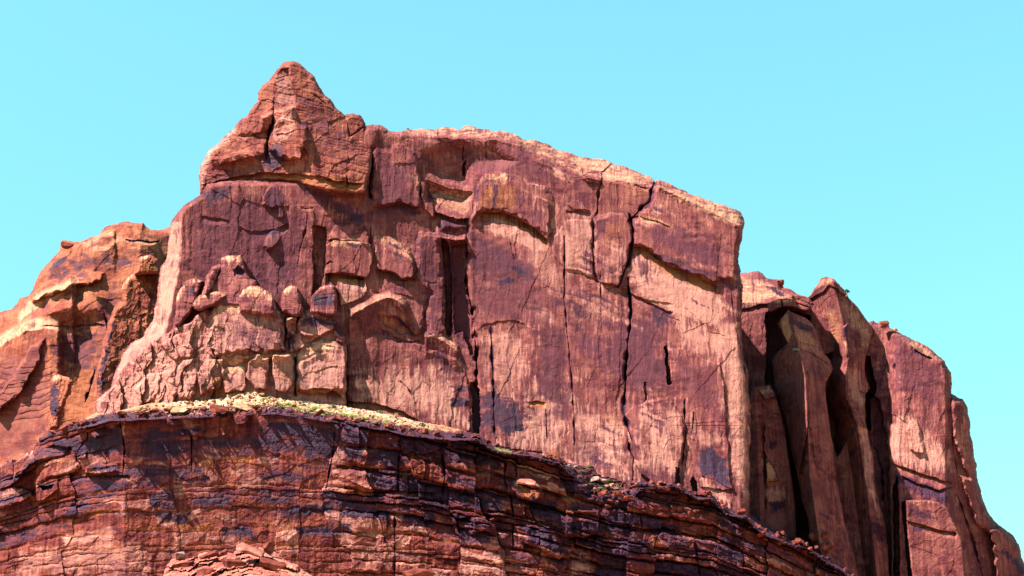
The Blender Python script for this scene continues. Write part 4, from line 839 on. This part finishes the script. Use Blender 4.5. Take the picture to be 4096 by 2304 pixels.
R.stain('p', [(760,1870),(870,1880),(870,2000),(770,2000)], .5, 26, .8, .4); R.stain('p', [(910,1870),(1010,1865),(1010,1900),(915,1900)], .6, 16)
R.stain('v', [(760,1985),(930,1975),(930,2025),(770,2030)], .8, 14, .5, .3); R.stain('v', [(1110,1955),(1190,1950),(1180,2000),(1120,2000)], .7, 14)
R.stain('p', [(240,2140),(420,2110),(420,2160),(250,2190)], .75, 16, .1, .4); R.stain('p', [(80,2200),(560,2160),(640,2304),(60,2304)], .55, 30, .3, .6)
R.stain('o', [(230,2080),(430,2030),(530,2035),(300,2090)], .7, 12, .2, .5); R.stain('o', [(300,2040),(420,2025),(430,2045),(310,2055)], .9, 8)
R.stain('p', [(1400,1405+480),(1640,1880),(1720,1905),(1500,1912),(1400,1905)], .7, 10, .1, .5); R.stain('p', [(1400,2180),(1700,2190),(1700,2280),(1400,2260)], .5, 26, .6, .6)
for q in ([(1560,1920),(1745,1920),(1740,1965),(1565,1960)], [(1610,2050),(1745,2055),(1740,2105),(1615,2100)], [(1660,1690),(1780,1700),(1775,1728),(1665,1722)], [(1780,1790),(1900,1800),(2015,1850),(1990,1885),(1880,1850),(1785,1830)], [(1795,1970),(1885,1965),(1880,2025),(1800,2020)],
          [(1890,1980),(2000,2000),(2015,2050),(1895,2040)], [(890,2115),(1015,2105),(1010,2150),(900,2155)], [(1140,2020),(1330,2010),(1320,2060),(1150,2065)], [(1350,2030),(1560,2030),(1560,2080),(1360,2075)], [(1180,2110),(1400,2100),(1400,2140),(1190,2150)], [(620,2060),(760,2050),(750,2090),(640,2095)], [(2110,1990),(2230,2000),(2240,2060),(2120,2050)], [(2420,2050),(2540,2080),(2530,2120),(2430,2100)], [(2880,2130),(2960,2150),(2950,2200),(2880,2180)], [(2600,2080),(2720,2100),(2710,2140),(2610,2120)]):
    R.stain('v', q, 1., 14, .35, .6)
for q in ([(1160,1870),(1230,1860),(1230,1900),(1165,1910)], [(1590,1885),(1680,1880),(1680,1912),(1600,1915)], [(2130,2070),(2250,2090),(2230,2110),(2130,2100)], [(2600,2150),(2720,2170),(2700,2200),(2610,2190)], [(2900,2220),(3010,2240),(3000,2270),(2900,2260)], [(700,2100),(860,2085),(860,2105),(700,2120)], [(1050,2080),(1200,2075),(1190,2095),(1060,2100)]): R.stain('o', q, .8, 14, .4, .8)
R.stain('p', [(1370,1795),(1384,1790),(1392,1800),(1385,1812),(1372,1808)], 1., 4, .1, .2); R.stain('p', [(1532,1815),(1548,1808),(1556,1820),(1548,1832),(1534,1828)], 1., 4, .1, .2)
R.under([(1600,1810),(1690,1815),(1775,1790)], 1.6, 24, orange=.9); R.under([(1380,1968),(1600,1965),(1745,1968)], 1.8, 20, .05, .9); R.under([(1580,2020),(1740,2020)], 1.4, 18, .1, .7)
R.under([(1820,2075),(1850,2070),(1885,2060)], 3, 44, .12, 1.); R.stain('p', [(1822,2090),(1880,2085),(1870,2150),(1850,2165)], .9, 8)
R.block([(1795,2060),(1820,2075),(1850,2160),(1820,2130)], 2, 8); R.block([(1895,2070),(1980,2068),(1985,2120),(1890,2130)], 2.2, 10)
R.under([(1870,2140),(1940,2128),(2000,2150)], 1.6, 30, .1, .8); R.under([(2090,2170),(2160,2185),(2260,2240)], 2, 50, .08, .9)
R.block([(2060,2100),(2200,2100),(2270,2200),(2240,2240),(2150,2190),(2080,2170)], 2.6, 18); R.stain('v', [(2070,2100),(2200,2105),(2265,2200),(2240,2235),(2120,2160)], .9, 14, .3, .4)
R.under([(2265,2140),(2320,2150),(2390,2135)], 4.0, 70, .12, .95); R.stain('p', [(2275,2180),(2365,2185),(2360,2304),(2280,2304)], .95, 12, .2, .2)
R.block([(2265,2040),(2395,2040),(2400,2130),(2330,2150),(2265,2138)], 3, 14); R.stain('v', [(2265,2080),(2395,2085),(2395,2130),(2270,2130)], .9, 10, .2, .4)
R.stain('o', [(2255,1980),(2365,1975),(2370,2010),(2260,2015)], .85, 12, .3, .4); R.under([(2250,1962),(2300,1965),(2360,1978)], 1.5, 46, .08, .8); R.stain('v', [(2250,1955),(2310,1958),(2355,1972),(2350,1982),(2260,1968)], .95, 6)
R.stain('v', [(2450,2130),(2570,2160),(2600,2210),(2540,2230),(2460,2180)], .85, 18, .3, .4); R.stain('p', [(2640,2170),(2780,2210),(2770,2290),(2680,2290)], .5, 26); R.stain('v', [(2620,2240),(2800,2280),(2820,2304),(2620,2304)], .9, 16)
R.block([(2040,1925),(2080,1915),(2140,1920),(2165,1945),(2168,1985),(2140,2010),(2070,1990),(2045,1960)], 3.5, 16, (0,.03)); R.stain('c', [(2040,1925),(2080,1914),(2160,1930),(2160,1945),(2060,1945)], .7, 6); R.stain('o', [(2050,1950),(2150,1955),(2150,2000),(2070,1990)], .75, 10)
for a in ([(1605,1735),(1600,1800),(1592,1880),(1590,1970)], [(1770,1740),(1772,1830),(1780,1900),(1770,1980)], [(2022,1850),(2020,1920),(2030,1960)], [(2040,1970),(2055,2060),(2050,2200)], [(1575,2000),(1580,2080),(1578,2304)], [(1340,1700),(1335,1800),(1318,1880),(1305,1960)], [(1470,1880),(1462,1920)], [(480,1690),(500,1800),(490,1900)], [(765,1740),(768,1880)], [(2560,2060),(2570,2110)], [(2780,2170),(2800,2304)], [(1885,1700),(1883,1740)]):
    R.crack(a, 4.5, 2.6, .7)
# left shoulder: shiny varnished slabs facing the sun, a round-edged alcove block
R.block([(40,1940),(60,1890),(95,1855),(150,1800),(195,1780),(290,1790),(285,1825),(200,1835),(120,1860),(75,1920)], 3.5, 14, (-.03,.05)); R.stain('v', [(40,1940),(95,1855),(190,1785),(290,1795),(280,1820),(180,1830),(80,1915)], .65, 12, .1, .2)
R.block([(0,1920),(70,1890),(50,1945),(0,1960)], 2, 10, (-.03,.05)); R.stain('v', [(-40,1900),(70,1890),(50,1945),(-40,1970)], .6, 10)
R.block([(360,1735),(370,1720),(450,1705),(440,1735),(380,1755)], 2, 10, (-.03,.05)); R.stain('v', [(200,1760),(340,1745),(480,1700),(500,1800),(380,1830),(200,1800)], .85, 18, .2, .5)
R.block([(140,1960),(145,1920),(165,1885),(195,1865),(215,1875),(240,1900),(230,1960),(175,2010),(150,2000)], 2.4, 12, (-.03,.02)); R.block([(150,1940),(190,1945),(215,1935),(205,1955),(170,1965)], -2.5, 8); R.stain('v', [(150,1938),(215,1930),(205,1955),(165,1962)], 1., 5)
R.block([(-60,1990),(0,1970),(60,1945),(120,1960),(140,1985),(80,2010),(0,2040),(-60,2030)], 4.5, 20, (-.01,.04)); R.stain('p', [(-40,1985),(60,1950),(110,1965),(60,1990),(0,2010)], .7, 12)
R.block([(340,1890),(350,1860),(390,1850),(470,1860),(490,1890),(380,1895)], 2, 10, (-.02,.03)); R.stain('v', [(350,1860),(480,1855),(490,1885),(370,1890)], .9, 10); R.under([(340,1890),(420,1895),(530,1905)], 2, 24, .1, .9)
R.stain('o', [(100,1880),(190,1830),(300,1828),(300,1850),(190,1860),(130,1895)], .6, 10); R.stain('v', [(240,2010),(320,2005),(420,2010),(400,2030),(300,2040)], .85, 12)
for p in ([(660,1675),(700,1668),(740,1690),(720,1705),(665,1700)], [(720,1720),(745,1715),(738,1740),(722,1735)], [(765,1720),(830,1715),(815,1745),(770,1740)], [(890,1735),(910,1725),(905,1742),(893,1745)], [(935,1665),(1000,1650),(1020,1640),(985,1690),(950,1710)], [(330,1810),(350,1800),(345,1830),(310,1832)]):
    R.block(p, 1.6, 9, (-.05,.05)); R.stain('v', p, .35, 5)
R.grain(.5, .15, .25, .12, fscale=(80, 60)); R.roundedge(10, 2.5); R.drips(.5, .97, .2)
R.build('cliff_face', LEDGE, low, 30, False)
lowR = R

# =================================================================== SCREE BENCH between the two cliffs
TOP = curve([(300,1690),(381,1660),(475,1646),(596,1618),(773,1601),(895,1585),(939,1568),(1049,1572),(1104,1592),(1242,1608),(1397,1632),(1493,1650),(1631,1679),(1692,1695),(1769,1706),(1907,1739),(1973,1784),(2073,1811),(2183,1828),(2321,1866),(2404,1905),(2514,1933),(2570,1927),(2694,1927),(2738,1960),(2848,1976),(2980,2051),(3160,2160),(3400,2290)])
def y_scree(U, V):
    t = np.clip((rimf(U)+6-V)/np.maximum(rimf(U)+6-TOP(U), 8), -1, 1.3)
    a = 397+np.interp(U, [300, 500, 2000, 2600, 3050, 3400], [9, 0, 0, 4, 7, 22]); c = np.interp(U, [300, 1000, 1900, 2400, 2800, 3400], [416, 411, 414, 412, 414, 430])
    return a+np.clip(t, -.6, 1.3)*(c-a)
us = list(range(300, 3401, 25))
R = Rock([(u, float(TOP(u))-5) for u in us]+[(u, float(rimf(u))+22) for u in reversed(us)], y_scree, seed=121, warp=3, fine=2.)
f1, df, ox, oy, hh = voronoi(R.U/13, R.V/8, 5); R.Y -= (1.5*(RND[2][hh]-.3)+1.6*(RND[3][hh]-.5)*ox-.9*oy).astype(f4)
f1, df, ox, oy, hh = voronoi(R.U/30, R.V/16, 8); R.Y -= (2.0*(RND[2][hh]-.3)+2.*(RND[3][hh]-.5)*ox-oy).astype(f4)
pale = sst(560, 760, R.U)*(1-sst(1640, 1800, R.U))
pale = pale*np.clip(.85+.9*fbm(R.U/40, R.V/16, 3, 6), 0, 1)
R.st['v'] = (np.clip(.1+.25*fbm(R.U/20, R.V/12, 3, 8), 0, 1)*(1-pale)+.45*sst(1800, 2200, R.U)).astype(f4); R.st['p'] = (pale*.8).astype(f4)
lip = 1-sst(4, 26, rimf(R.U)-R.V+14*fbm(R.U/30, R.V/14, 3, 4)); R.st['v'] = np.maximum(R.st['v'], .75*lip).astype(f4); R.st['p'] *= (1-lip)
screeR = R
scree = R.build('scree_slope', SCREE, None, 6, False); tag(scree, 'pale rubble slope on the bench above the dark banded cliff', None, None, 'stuff')

# =================================================================== GROUND
def ground():
    xs = np.linspace(-700, 700, 141); ys = np.concatenate([np.linspace(-200, 620, 165), np.linspace(650, 6000, 20)])
    X, Y = np.meshgrid(xs, ys)
    X = X*np.clip(Y/600, 1, 8)
    Z = np.interp(Y, [-200, 40, 200, 330, 384, 420, 600, 6000], [0, 0, 9, 27, 42, 50, 55, 40])+(1.2*fbm(X/40, Y/40, 4, 301)+.4*fbm(X/9, Y/9, 3, 305))*np.clip((Y-10)/60, .1, 1)
    n = X.size; me = bpy.data.meshes.new('desert_ground'); nx = len(xs)
    i = np.arange(n).reshape(X.shape)
    q = np.stack([i[:-1, :-1], i[:-1, 1:], i[1:, 1:], i[1:, :-1]], -1).reshape(-1, 4)
    me.from_pydata(np.stack([X.ravel(), Y.ravel(), Z.ravel()], 1).tolist(), [], q.tolist())
    me.materials.append(DIRT); me.update()
    o = bpy.data.objects.new('ground', me); SC.collection.objects.link(o); tag(o, kind='structure')
ground()

# =================================================================== BOULDERS
import bmesh
def hull(seed, sx=1, sy=1, sz=1, n=16, box=.75, bev=.06):
    r = random.Random(seed); bm = bmesh.new()
    for _ in range(n):
        p = [r.uniform(-1, 1) for _ in range(3)]
        m = max(abs(c) for c in p); l = math.sqrt(sum(c*c for c in p))
        p = [c/(m*box+l*(1-box))*r.uniform(.82, 1) for c in p]
        bm.verts.new((p[0]*sx, p[1]*sy, p[2]*sz))
    g = bmesh.ops.convex_hull(bm, input=bm.verts)
    bmesh.ops.delete(bm, geom=[v for v in bm.verts if not v.link_faces], context='VERTS')
    bmesh.ops.dissolve_limit(bm, angle_limit=.25, verts=bm.verts, edges=bm.edges)
    bmesh.ops.bevel(bm, geom=bm.edges[:], offset=bev, segments=1, affect='EDGES')
    me = bpy.data.meshes.new('boulder'); bm.to_mesh(me); bm.free()
    at = me.attributes.new('weather', 'FLOAT_COLOR', 'POINT')
    at.data.foreach_set('color', [0.]*4*len(me.vertices))
    return me
def px2m(Y): return 36/LENS/4096*Y/math.cos(PITCH)
VAR = {}
def boulder(u, v, w, h=None, Y=None, rock=None, mat=None, label=None, group=None, seed=0, rot=None, tilt=None, box=.75, name='boulder', cat='boulder', sink=.25, flat=False):
    "one loose stone: bearing of its middle, width and height on the plate"
    rr = random.Random(seed*131+int(u)*7+int(v))
    src = rock or screeR
    if Y is None: Y = src.at(u, v+(h or w*.6)*.5)
    k = px2m(Y); h = h or w*.6
    key = (mat.name, seed % 9) if w < 40 else None
    if key and key in VAR: me = VAR[key]
    else:
        me = hull(seed % 9 if key else seed+100, n=14+seed % 7, box=box, bev=.07)
        me.materials.append(mat)
        if key: VAR[key] = me
    o = bpy.data.objects.new(name, me); SC.collection.objects.link(o)
    x, y, z = unproject(u, v, Y-k*w*sink)
    o.location = (x, y, z); o.scale = (w*k*.5, w*k*.5*rr.uniform(.7, 1.1), h*k*.5)
    o.rotation_euler = tilt or (rr.uniform(-.3, .3), rr.uniform(-.35, .35), rr.uniform(-.5, .5) if w > 40 else rr.uniform(0, 6))
    return tag(o, label, cat, group)
BPALE = rock_mat('pale_boulder_rock', base=(.9, .50, .29), base2=(.66, .32, .18), fine=.3)
BRED = rock_mat('red_boulder_rock', base=(.40, .105, .07), base2=(.24, .05, .045), fine=.3)
BPINK = rock_mat('pink_boulder_rock', base=(.85, .34, .25), base2=(.62, .20, .15), fine=.3)
BGREY = rock_mat('grey_boulder_rock', base=(.66, .46, .40), base2=(.45, .28, .25), fine=.3)
boulder(880, 1637, 90, 26, mat=BRED, seed=1, tilt=(.5, .22, .1), label='long reddish slab tilted on the lip of the pale scree, above the dark cliff', sink=.5)
boulder(982, 1628, 86, 20, mat=BPALE, seed=2, tilt=(.45, .30, -.1), label='long pale slab sloping down to the right on the crest of the scree', sink=.5)
boulder(722, 1638, 104, 18, mat=BPALE, seed=3, tilt=(.45, -.28, .1), label='long pale slab rising to the right at the left end of the scree', sink=.5)
boulder(1585, 1660, 17, 24, mat=BPALE, seed=4, tilt=(.1, .05, .2), label='small upright pale block standing alone near the right end of the scree', sink=.3)
boulder(2200, 1872, 82, 66, mat=BRED, seed=5, Y=397, box=.95, tilt=(.1, .05, .2), label='big squarish red block with a pale top on the rim of the banded cliff')
boulder(2170, 1905, 78, 30, mat=BGREY, seed=6, Y=395, tilt=(.4, .2, .1), label='whitish grey slab lying in front of the big squarish red block')
boulder(2110, 1862, 70, 34, mat=BRED, seed=9, Y=397, tilt=(.3, .1, .1), label='rough red block just left of the big squarish red block')
boulder(2105, 1928, 90, 18, mat=BPINK, seed=7, Y=386, tilt=(.35, .1, 0), label='flat cream slab capping the orange bulge in the banded cliff')
boulder(2382, 1917, 50, 22, mat=BGREY, seed=8, label='grey boulder, left of a pair on the small green bench by the wall foot')
boulder(2412, 1926, 46, 20, mat=BGREY, seed=11, label='grey boulder, right of a pair on the small green bench by the wall foot')
boulder(2446, 1941, 26, 16, mat=BPALE, seed=12, label='small pale stone beside green tufts below the two grey boulders')
boulder(2425, 1944, 20, 12, mat=BPALE, seed=13, label='smaller pale stone on the lit strip below the two grey boulders')
boulder(268, 978, 52, 34, mat=BRED, seed=14, Y=473, label='dark boulder perched on the skyline of the left butte', sink=0)
boulder(3122, 1132, 30, 32, mat=BRED, seed=15, Y=452, label='square knob of rock on the skyline between the pointed butte and the fins', sink=0)
boulder(3535, 1296, 46, 30, mat=BRED, seed=16, Y=449, label='rounded boulder perched on the right skyline beside the tallest fin', sink=0)
boulder(3575, 1322, 34, 16, mat=BPALE, seed=17, Y=449, label='flat pale stone on the right skyline, beyond the rounded boulder', sink=0)
rb = random.Random(5)
for i in range(9):
    boulder(3245+rb.uniform(0, 80), 2130+rb.uniform(0, 80), rb.uniform(30, 48), rb.uniform(26, 40), Y=424+i*.25, mat=BRED, seed=20+i, box=.3, label='rounded red boulder in the heap at the foot of the leaning fin', group='rounded boulders at the foot of the leaning fin')
n = 0
while n < 125:
    u = rb.uniform(520, 1760); t_, b_ = float(TOP(u)), float(rimf(u))
    if b_-t_ < 14 or rb.random() > (1 if u < 1150 else .65): continue
    v = rb.uniform(t_+3, b_+3); w = rb.choice([7, 9, 11, 14, 18, 24]) if u < 1200 else rb.choice([6, 8, 10, 13])
    boulder(u, v, w*1.25, w*rb.uniform(.5, .8), mat=BPALE, seed=n, label='pale angular stone in the bright scree on the bench', group='pale stones in the scree'); n += 1
n = 0
while n < 112:
    u = rb.choice([rb.uniform(180, 1000), rb.uniform(480, 1900), rb.uniform(1700, 2300), rb.uniform(2350, 3350)]); b_ = float(rimf(u))
    v = b_+rb.uniform(-14, 8) if u < 2350 else b_+rb.uniform(-16, 40)
    w = rb.choice([12, 16, 20, 26, 34])
    y = lowR.at(u, max(v, b_+8))
    boulder(u, v-(4 if u > 2350 else 0), w*1.3, w*rb.uniform(.45, .75), Y=y-(.5 if u > 2350 else -.5), mat=BRED, seed=n, label='red angular block on the broken rim of the banded cliff', group='red blocks on the rim of the banded cliff'); n += 1
n = 0
while n < 32:
    u = rb.uniform(2200, 2560); t_, b_ = float(TOP(u)), float(rimf(u)); 
    if b_-t_ < 10: continue
    v = rb.uniform(t_+4, b_+8); w = rb.choice([10, 13, 17, 22])
    boulder(u, v, w*1.2, w*.7, mat=rb.choice([BRED, BRED, BGREY]), seed=n, label='dull red stone in the shaded rubble at the foot of the great wall', group='rubble at the foot of the great wall'); n += 1

# =================================================================== FOREGROUND OUTCROP
MOUND = [(630,2420),(652,2304),(660,2262),(676,2250),(690,2238),(740,2230),(773,2227),(800,2214),(828,2208),(861,2213),(895,2205),(930,2216),(950,2194),(1010,2184),(1049,2189),(1060,2176),(1071,2170),(1085,2178),(1093,2189),(1115,2227),(1187,2260),(1237,2294),(1270,2330),(1310,2420)]
def y_mound(U, V): return 300-(V-2200)*.22-3*np.clip(1-((U-950)/330)**2, 0, 1)
R = Rock(MOUND, y_mound, seed=141, warp=6, fine=2.5)
bq = R.Wv-.32*np.abs(R.Wu-1000)+6*fbm(R.Wu/60, R.Wv/60, 2, 9)
for q, a in ((80, 3.4), (36, 1.5), (15, .4)):
    f1, df, ox, oy, hq = voronoi(R.Wu/q, bq/(q*.34), int(q)); R.Y -= (a*((RND[2][hq]-.5)*1.2+(RND[3][hq]-.5)*1.4*ox+(RND[4][hq]-.1)*1.0*oy)).astype(f4)
R.stain('o', [(900,2240),(980,2240),(990,2304),(880,2304)], .4, 20); R.stain('c', [(1050,2240),(1200,2280),(1200,2304),(1040,2290)], .5, 20)
R.grain(.3, .1, .3, .2, fscale=(40, 30), beds=.2); R.roundedge(20, 4)
R.stain('p', [(940,2200),(1010,2186),(1060,2195),(1110,2240),(1000,2235)], .8, 10); o = R.build('rock_outcrop', OUTROCK, None, 12); tag(o, 'lit outcrop of stacked red slabs rising from the bottom edge, left of centre', 'outcrop')
mR = R
for a in ((715, 2226, 60, 34, BGREY, 'grey tan boulder on the left shoulder of the slabby outcrop', (.1, -.2, .3)), (835, 2222, 84, 26, BRED, 'red slab pointing up left on the slabby outcrop, second from its left', (.3, -.3, .1)),
          (893, 2212, 56, 22, BRED, 'narrow tilted red slab in the middle of the outcrop crest', (.2, -.5, .2)), (1000, 2200, 120, 34, BPINK, 'large smooth pale slab on top of the slabby outcrop', (.35, .25, .05)),
          (1075, 2190, 52, 44, BRED, 'orange red pointed block at the peak of the slabby outcrop', (.1, .5, .4)), (930, 2262, 110, 52, BRED, 'rounded orange red block below the pale slab of the outcrop', (.2, .1, .1)),
          (730, 2262, 120, 34, BRED, 'broad layered slab low on the left of the outcrop', (.2, -.08, .1)), (1090, 2262, 120, 44, BRED, 'layered block low on the right of the outcrop', (.2, .25, .1)),
          (830, 2290, 90, 36, BRED, 'low block at the bottom edge in the middle of the outcrop', (.2, -.1, .1))):
    u, v, w, h, m, lab, tl = a; boulder(u, v, w, h, Y=mR.at(u, max(v, 2240))-.6, mat=m, seed=int(u), label=lab, tilt=tl, box=.85)
boulder(1670, 2292, 150, 40, Y=305, mat=BRED, seed=77, box=.8, tilt=(.2, .06, .1), label='flat topped red boulder cut by the bottom edge near the centre')
boulder(1735, 2306, 50, 20, Y=304, mat=BPALE, seed=78, tilt=(.3, .2, .1), label='small pale stone right of the flat topped boulder at the bottom edge')
boulder(1640, 2269, 20, 9, Y=305, mat=BRED, seed=79, label='tiny stone sitting on the flat topped boulder at the bottom edge')

# =================================================================== PLANTS
def leaf_mat(name, c):
    m = bpy.data.materials.new(name); m.use_nodes = True; b = m.node_tree.nodes['Principled BSDF']; N = m.node_tree.nodes; L = m.node_tree.links
    t = N.new('ShaderNodeTexNoise'); t.inputs['Scale'].default_value = 3; r = N.new('ShaderNodeValToRGB'); L.new(t.outputs['Fac'], r.inputs[0])
    r.color_ramp.elements[0].color = (*[x*.55 for x in c], 1); r.color_ramp.elements[1].color = (*[min(x*1.5, 1) for x in c], 1); r.color_ramp.elements[0].position = .35; r.color_ramp.elements[1].position = .65
    L.new(r.outputs[0], b.inputs['Base Color']); b.inputs['Roughness'].default_value = .7; return m
GRASS = leaf_mat('dry_grass', (.32, .36, .07)); BUSH = leaf_mat('bush_leaves', (.09, .14, .04)); JUN = leaf_mat('juniper_needles', (.035, .07, .03)); WOOD = leaf_mat('bark', (.12, .08, .06))
def tuft_mesh(seed, n=70, grass=True):
    r = random.Random(seed); vs = []; fs = []
    for _ in range(n):
        a = r.uniform(0, 6.28)
        if grass:
            x, y = r.uniform(-.7, .7), r.uniform(-.7, .7); h = r.uniform(.35, 1); lx, ly = math.cos(a)*h*.5, math.sin(a)*h*.5; wx, wy = -math.sin(a)*.06, math.cos(a)*.06
            vs += [(x-wx, y-wy, -.1), (x+wx, y+wy, -.1), (x+lx*.5, y+ly*.5, h*.7), (x+lx, y+ly, h)]
        else:
            el = r.uniform(-.2, 1.5); d = r.uniform(.5, 1)**.5*r.uniform(.75, 1.1); c = Vector((math.cos(a)*math.cos(el)*d, math.sin(a)*math.cos(el)*d, math.sin(el)*d*.9))
            e1 = Vector((r.gauss(0, 1), r.gauss(0, 1), r.gauss(0, 1))).normalized()*.22; e2 = e1.cross(Vector((r.gauss(0, 1), r.gauss(0, 1), r.gauss(0, 1)))).normalized()*.16
            vs += [tuple(c-e1), tuple(c+e2), tuple(c+e1), tuple(c-e2)]
        k = len(vs)-4; fs.append((k, k+1, k+2, k+3) if not grass else (k, k+1, k+3, k+2))
    me = bpy.data.meshes.new('leaves'); me.from_pydata(vs, [], fs); return me
TG = [tuft_mesh(i, 80) for i in range(4)]; TB = [tuft_mesh(20+i, 160, False) for i in range(3)]
for m in TG: m.materials.append(GRASS)
for m in TB: m.materials.append(BUSH)
def plant(u, v, w, me, label, cat, name, group=None, Y=None, sq=.7):
    Y = Y or screeR.at(u, v)-.2; k = px2m(Y); o = bpy.data.objects.new(name, me); SC.collection.objects.link(o)
    o.location = unproject(u, v, Y); o.scale = (w*k*.5, w*k*.5, w*k*.5*sq); o.rotation_euler = (0, 0, u % 6.28); return tag(o, label, cat, group)
for u, v, w, lab in ((1147,1618,18,'dark green bush at the upper edge of the bright scree'), (1333,1626,18,'light green bush under the undercut, right of the dark bush on the scree'), (1519,1650,20,'green bush in the shaded hollow above the right part of the scree'), (1688,1703,26,'bush at the far right tip of the scree'),
                     (1215,1622,16,'small pale bush on the scree between the dark bush and the light green bush')):
    plant(u, v, w*1.35, TB[int(u) % 3], lab, 'bush', 'bush')
for u, v, w in ((2360,1870,36),(2330,1888,26),(2440,1925,40),(2405,1960,44),(2360,1940,30),(2470,1950,30)): plant(u, v, w, TB[int(u) % 3], 'low green bush in the shaded rubble at the foot of the great wall', 'bush', 'bush', 'bushes in the shaded rubble', sq=.5)
for i, (u, v, w) in enumerate(((1977,1796,14),(1990,1800,20),(2004,1806,24),(2022,1808,22),(2040,1812,18),(2060,1818,16),(2092,1818,16),(2056,1832,10))): plant(u, v, w, TG[i % 4], 'bright yellow green grass tuft on the rim where the scree pinches out', 'grass tuft', 'grass_tuft', 'grass tufts on the rim', Y=lowR.at(u, float(rimf(u))+8)-.3, sq=1.1)
n = 0
while n < 150:
    u = rb.triangular(640, 1740, 1420); t_, b_ = float(TOP(u)), float(rimf(u))
    if b_-t_ < 12: continue
    plant(u, b_-(b_-t_)*rb.uniform(0, .65), rb.uniform(9, 24), TG[n % 4], 'small yellow green grass tuft among the pale stones of the scree', 'grass tuft', 'grass_tuft', 'grass tufts on the scree', sq=.6); n += 1
# juniper on the crest of the tallest fin
j = thing('juniper', 'small dark juniper growing on the crest of the tallest leaning fin', 'tree')
kx = px2m(439); jl = unproject(3388, 1180, 439.5); j.location = jl
me = tuft_mesh(51, 260, False); me.materials.append(JUN); c = bpy.data.objects.new('crown', me); SC.collection.objects.link(c); c.parent = j; c.location = (0, 0, .8); c.scale = (11*kx, 11*kx, 12*kx)
bm = bmesh.new(); bmesh.ops.create_cone(bm, segments=7, radius1=.16, radius2=.07, depth=1.6, cap_ends=True); me = bpy.data.meshes.new('trunk'); bm.to_mesh(me); bm.free(); me.materials.append(WOOD)
c = bpy.data.objects.new('trunk', me); SC.collection.objects.link(c); c.parent = j; c.location = (0, 0, .3); c.rotation_euler = (0, .3, 0)
plant(1632, 517, 12, TB[0], 'tiny lone bush on the flat skyline right of the pointed summit', 'bush', 'bush', Y=424)
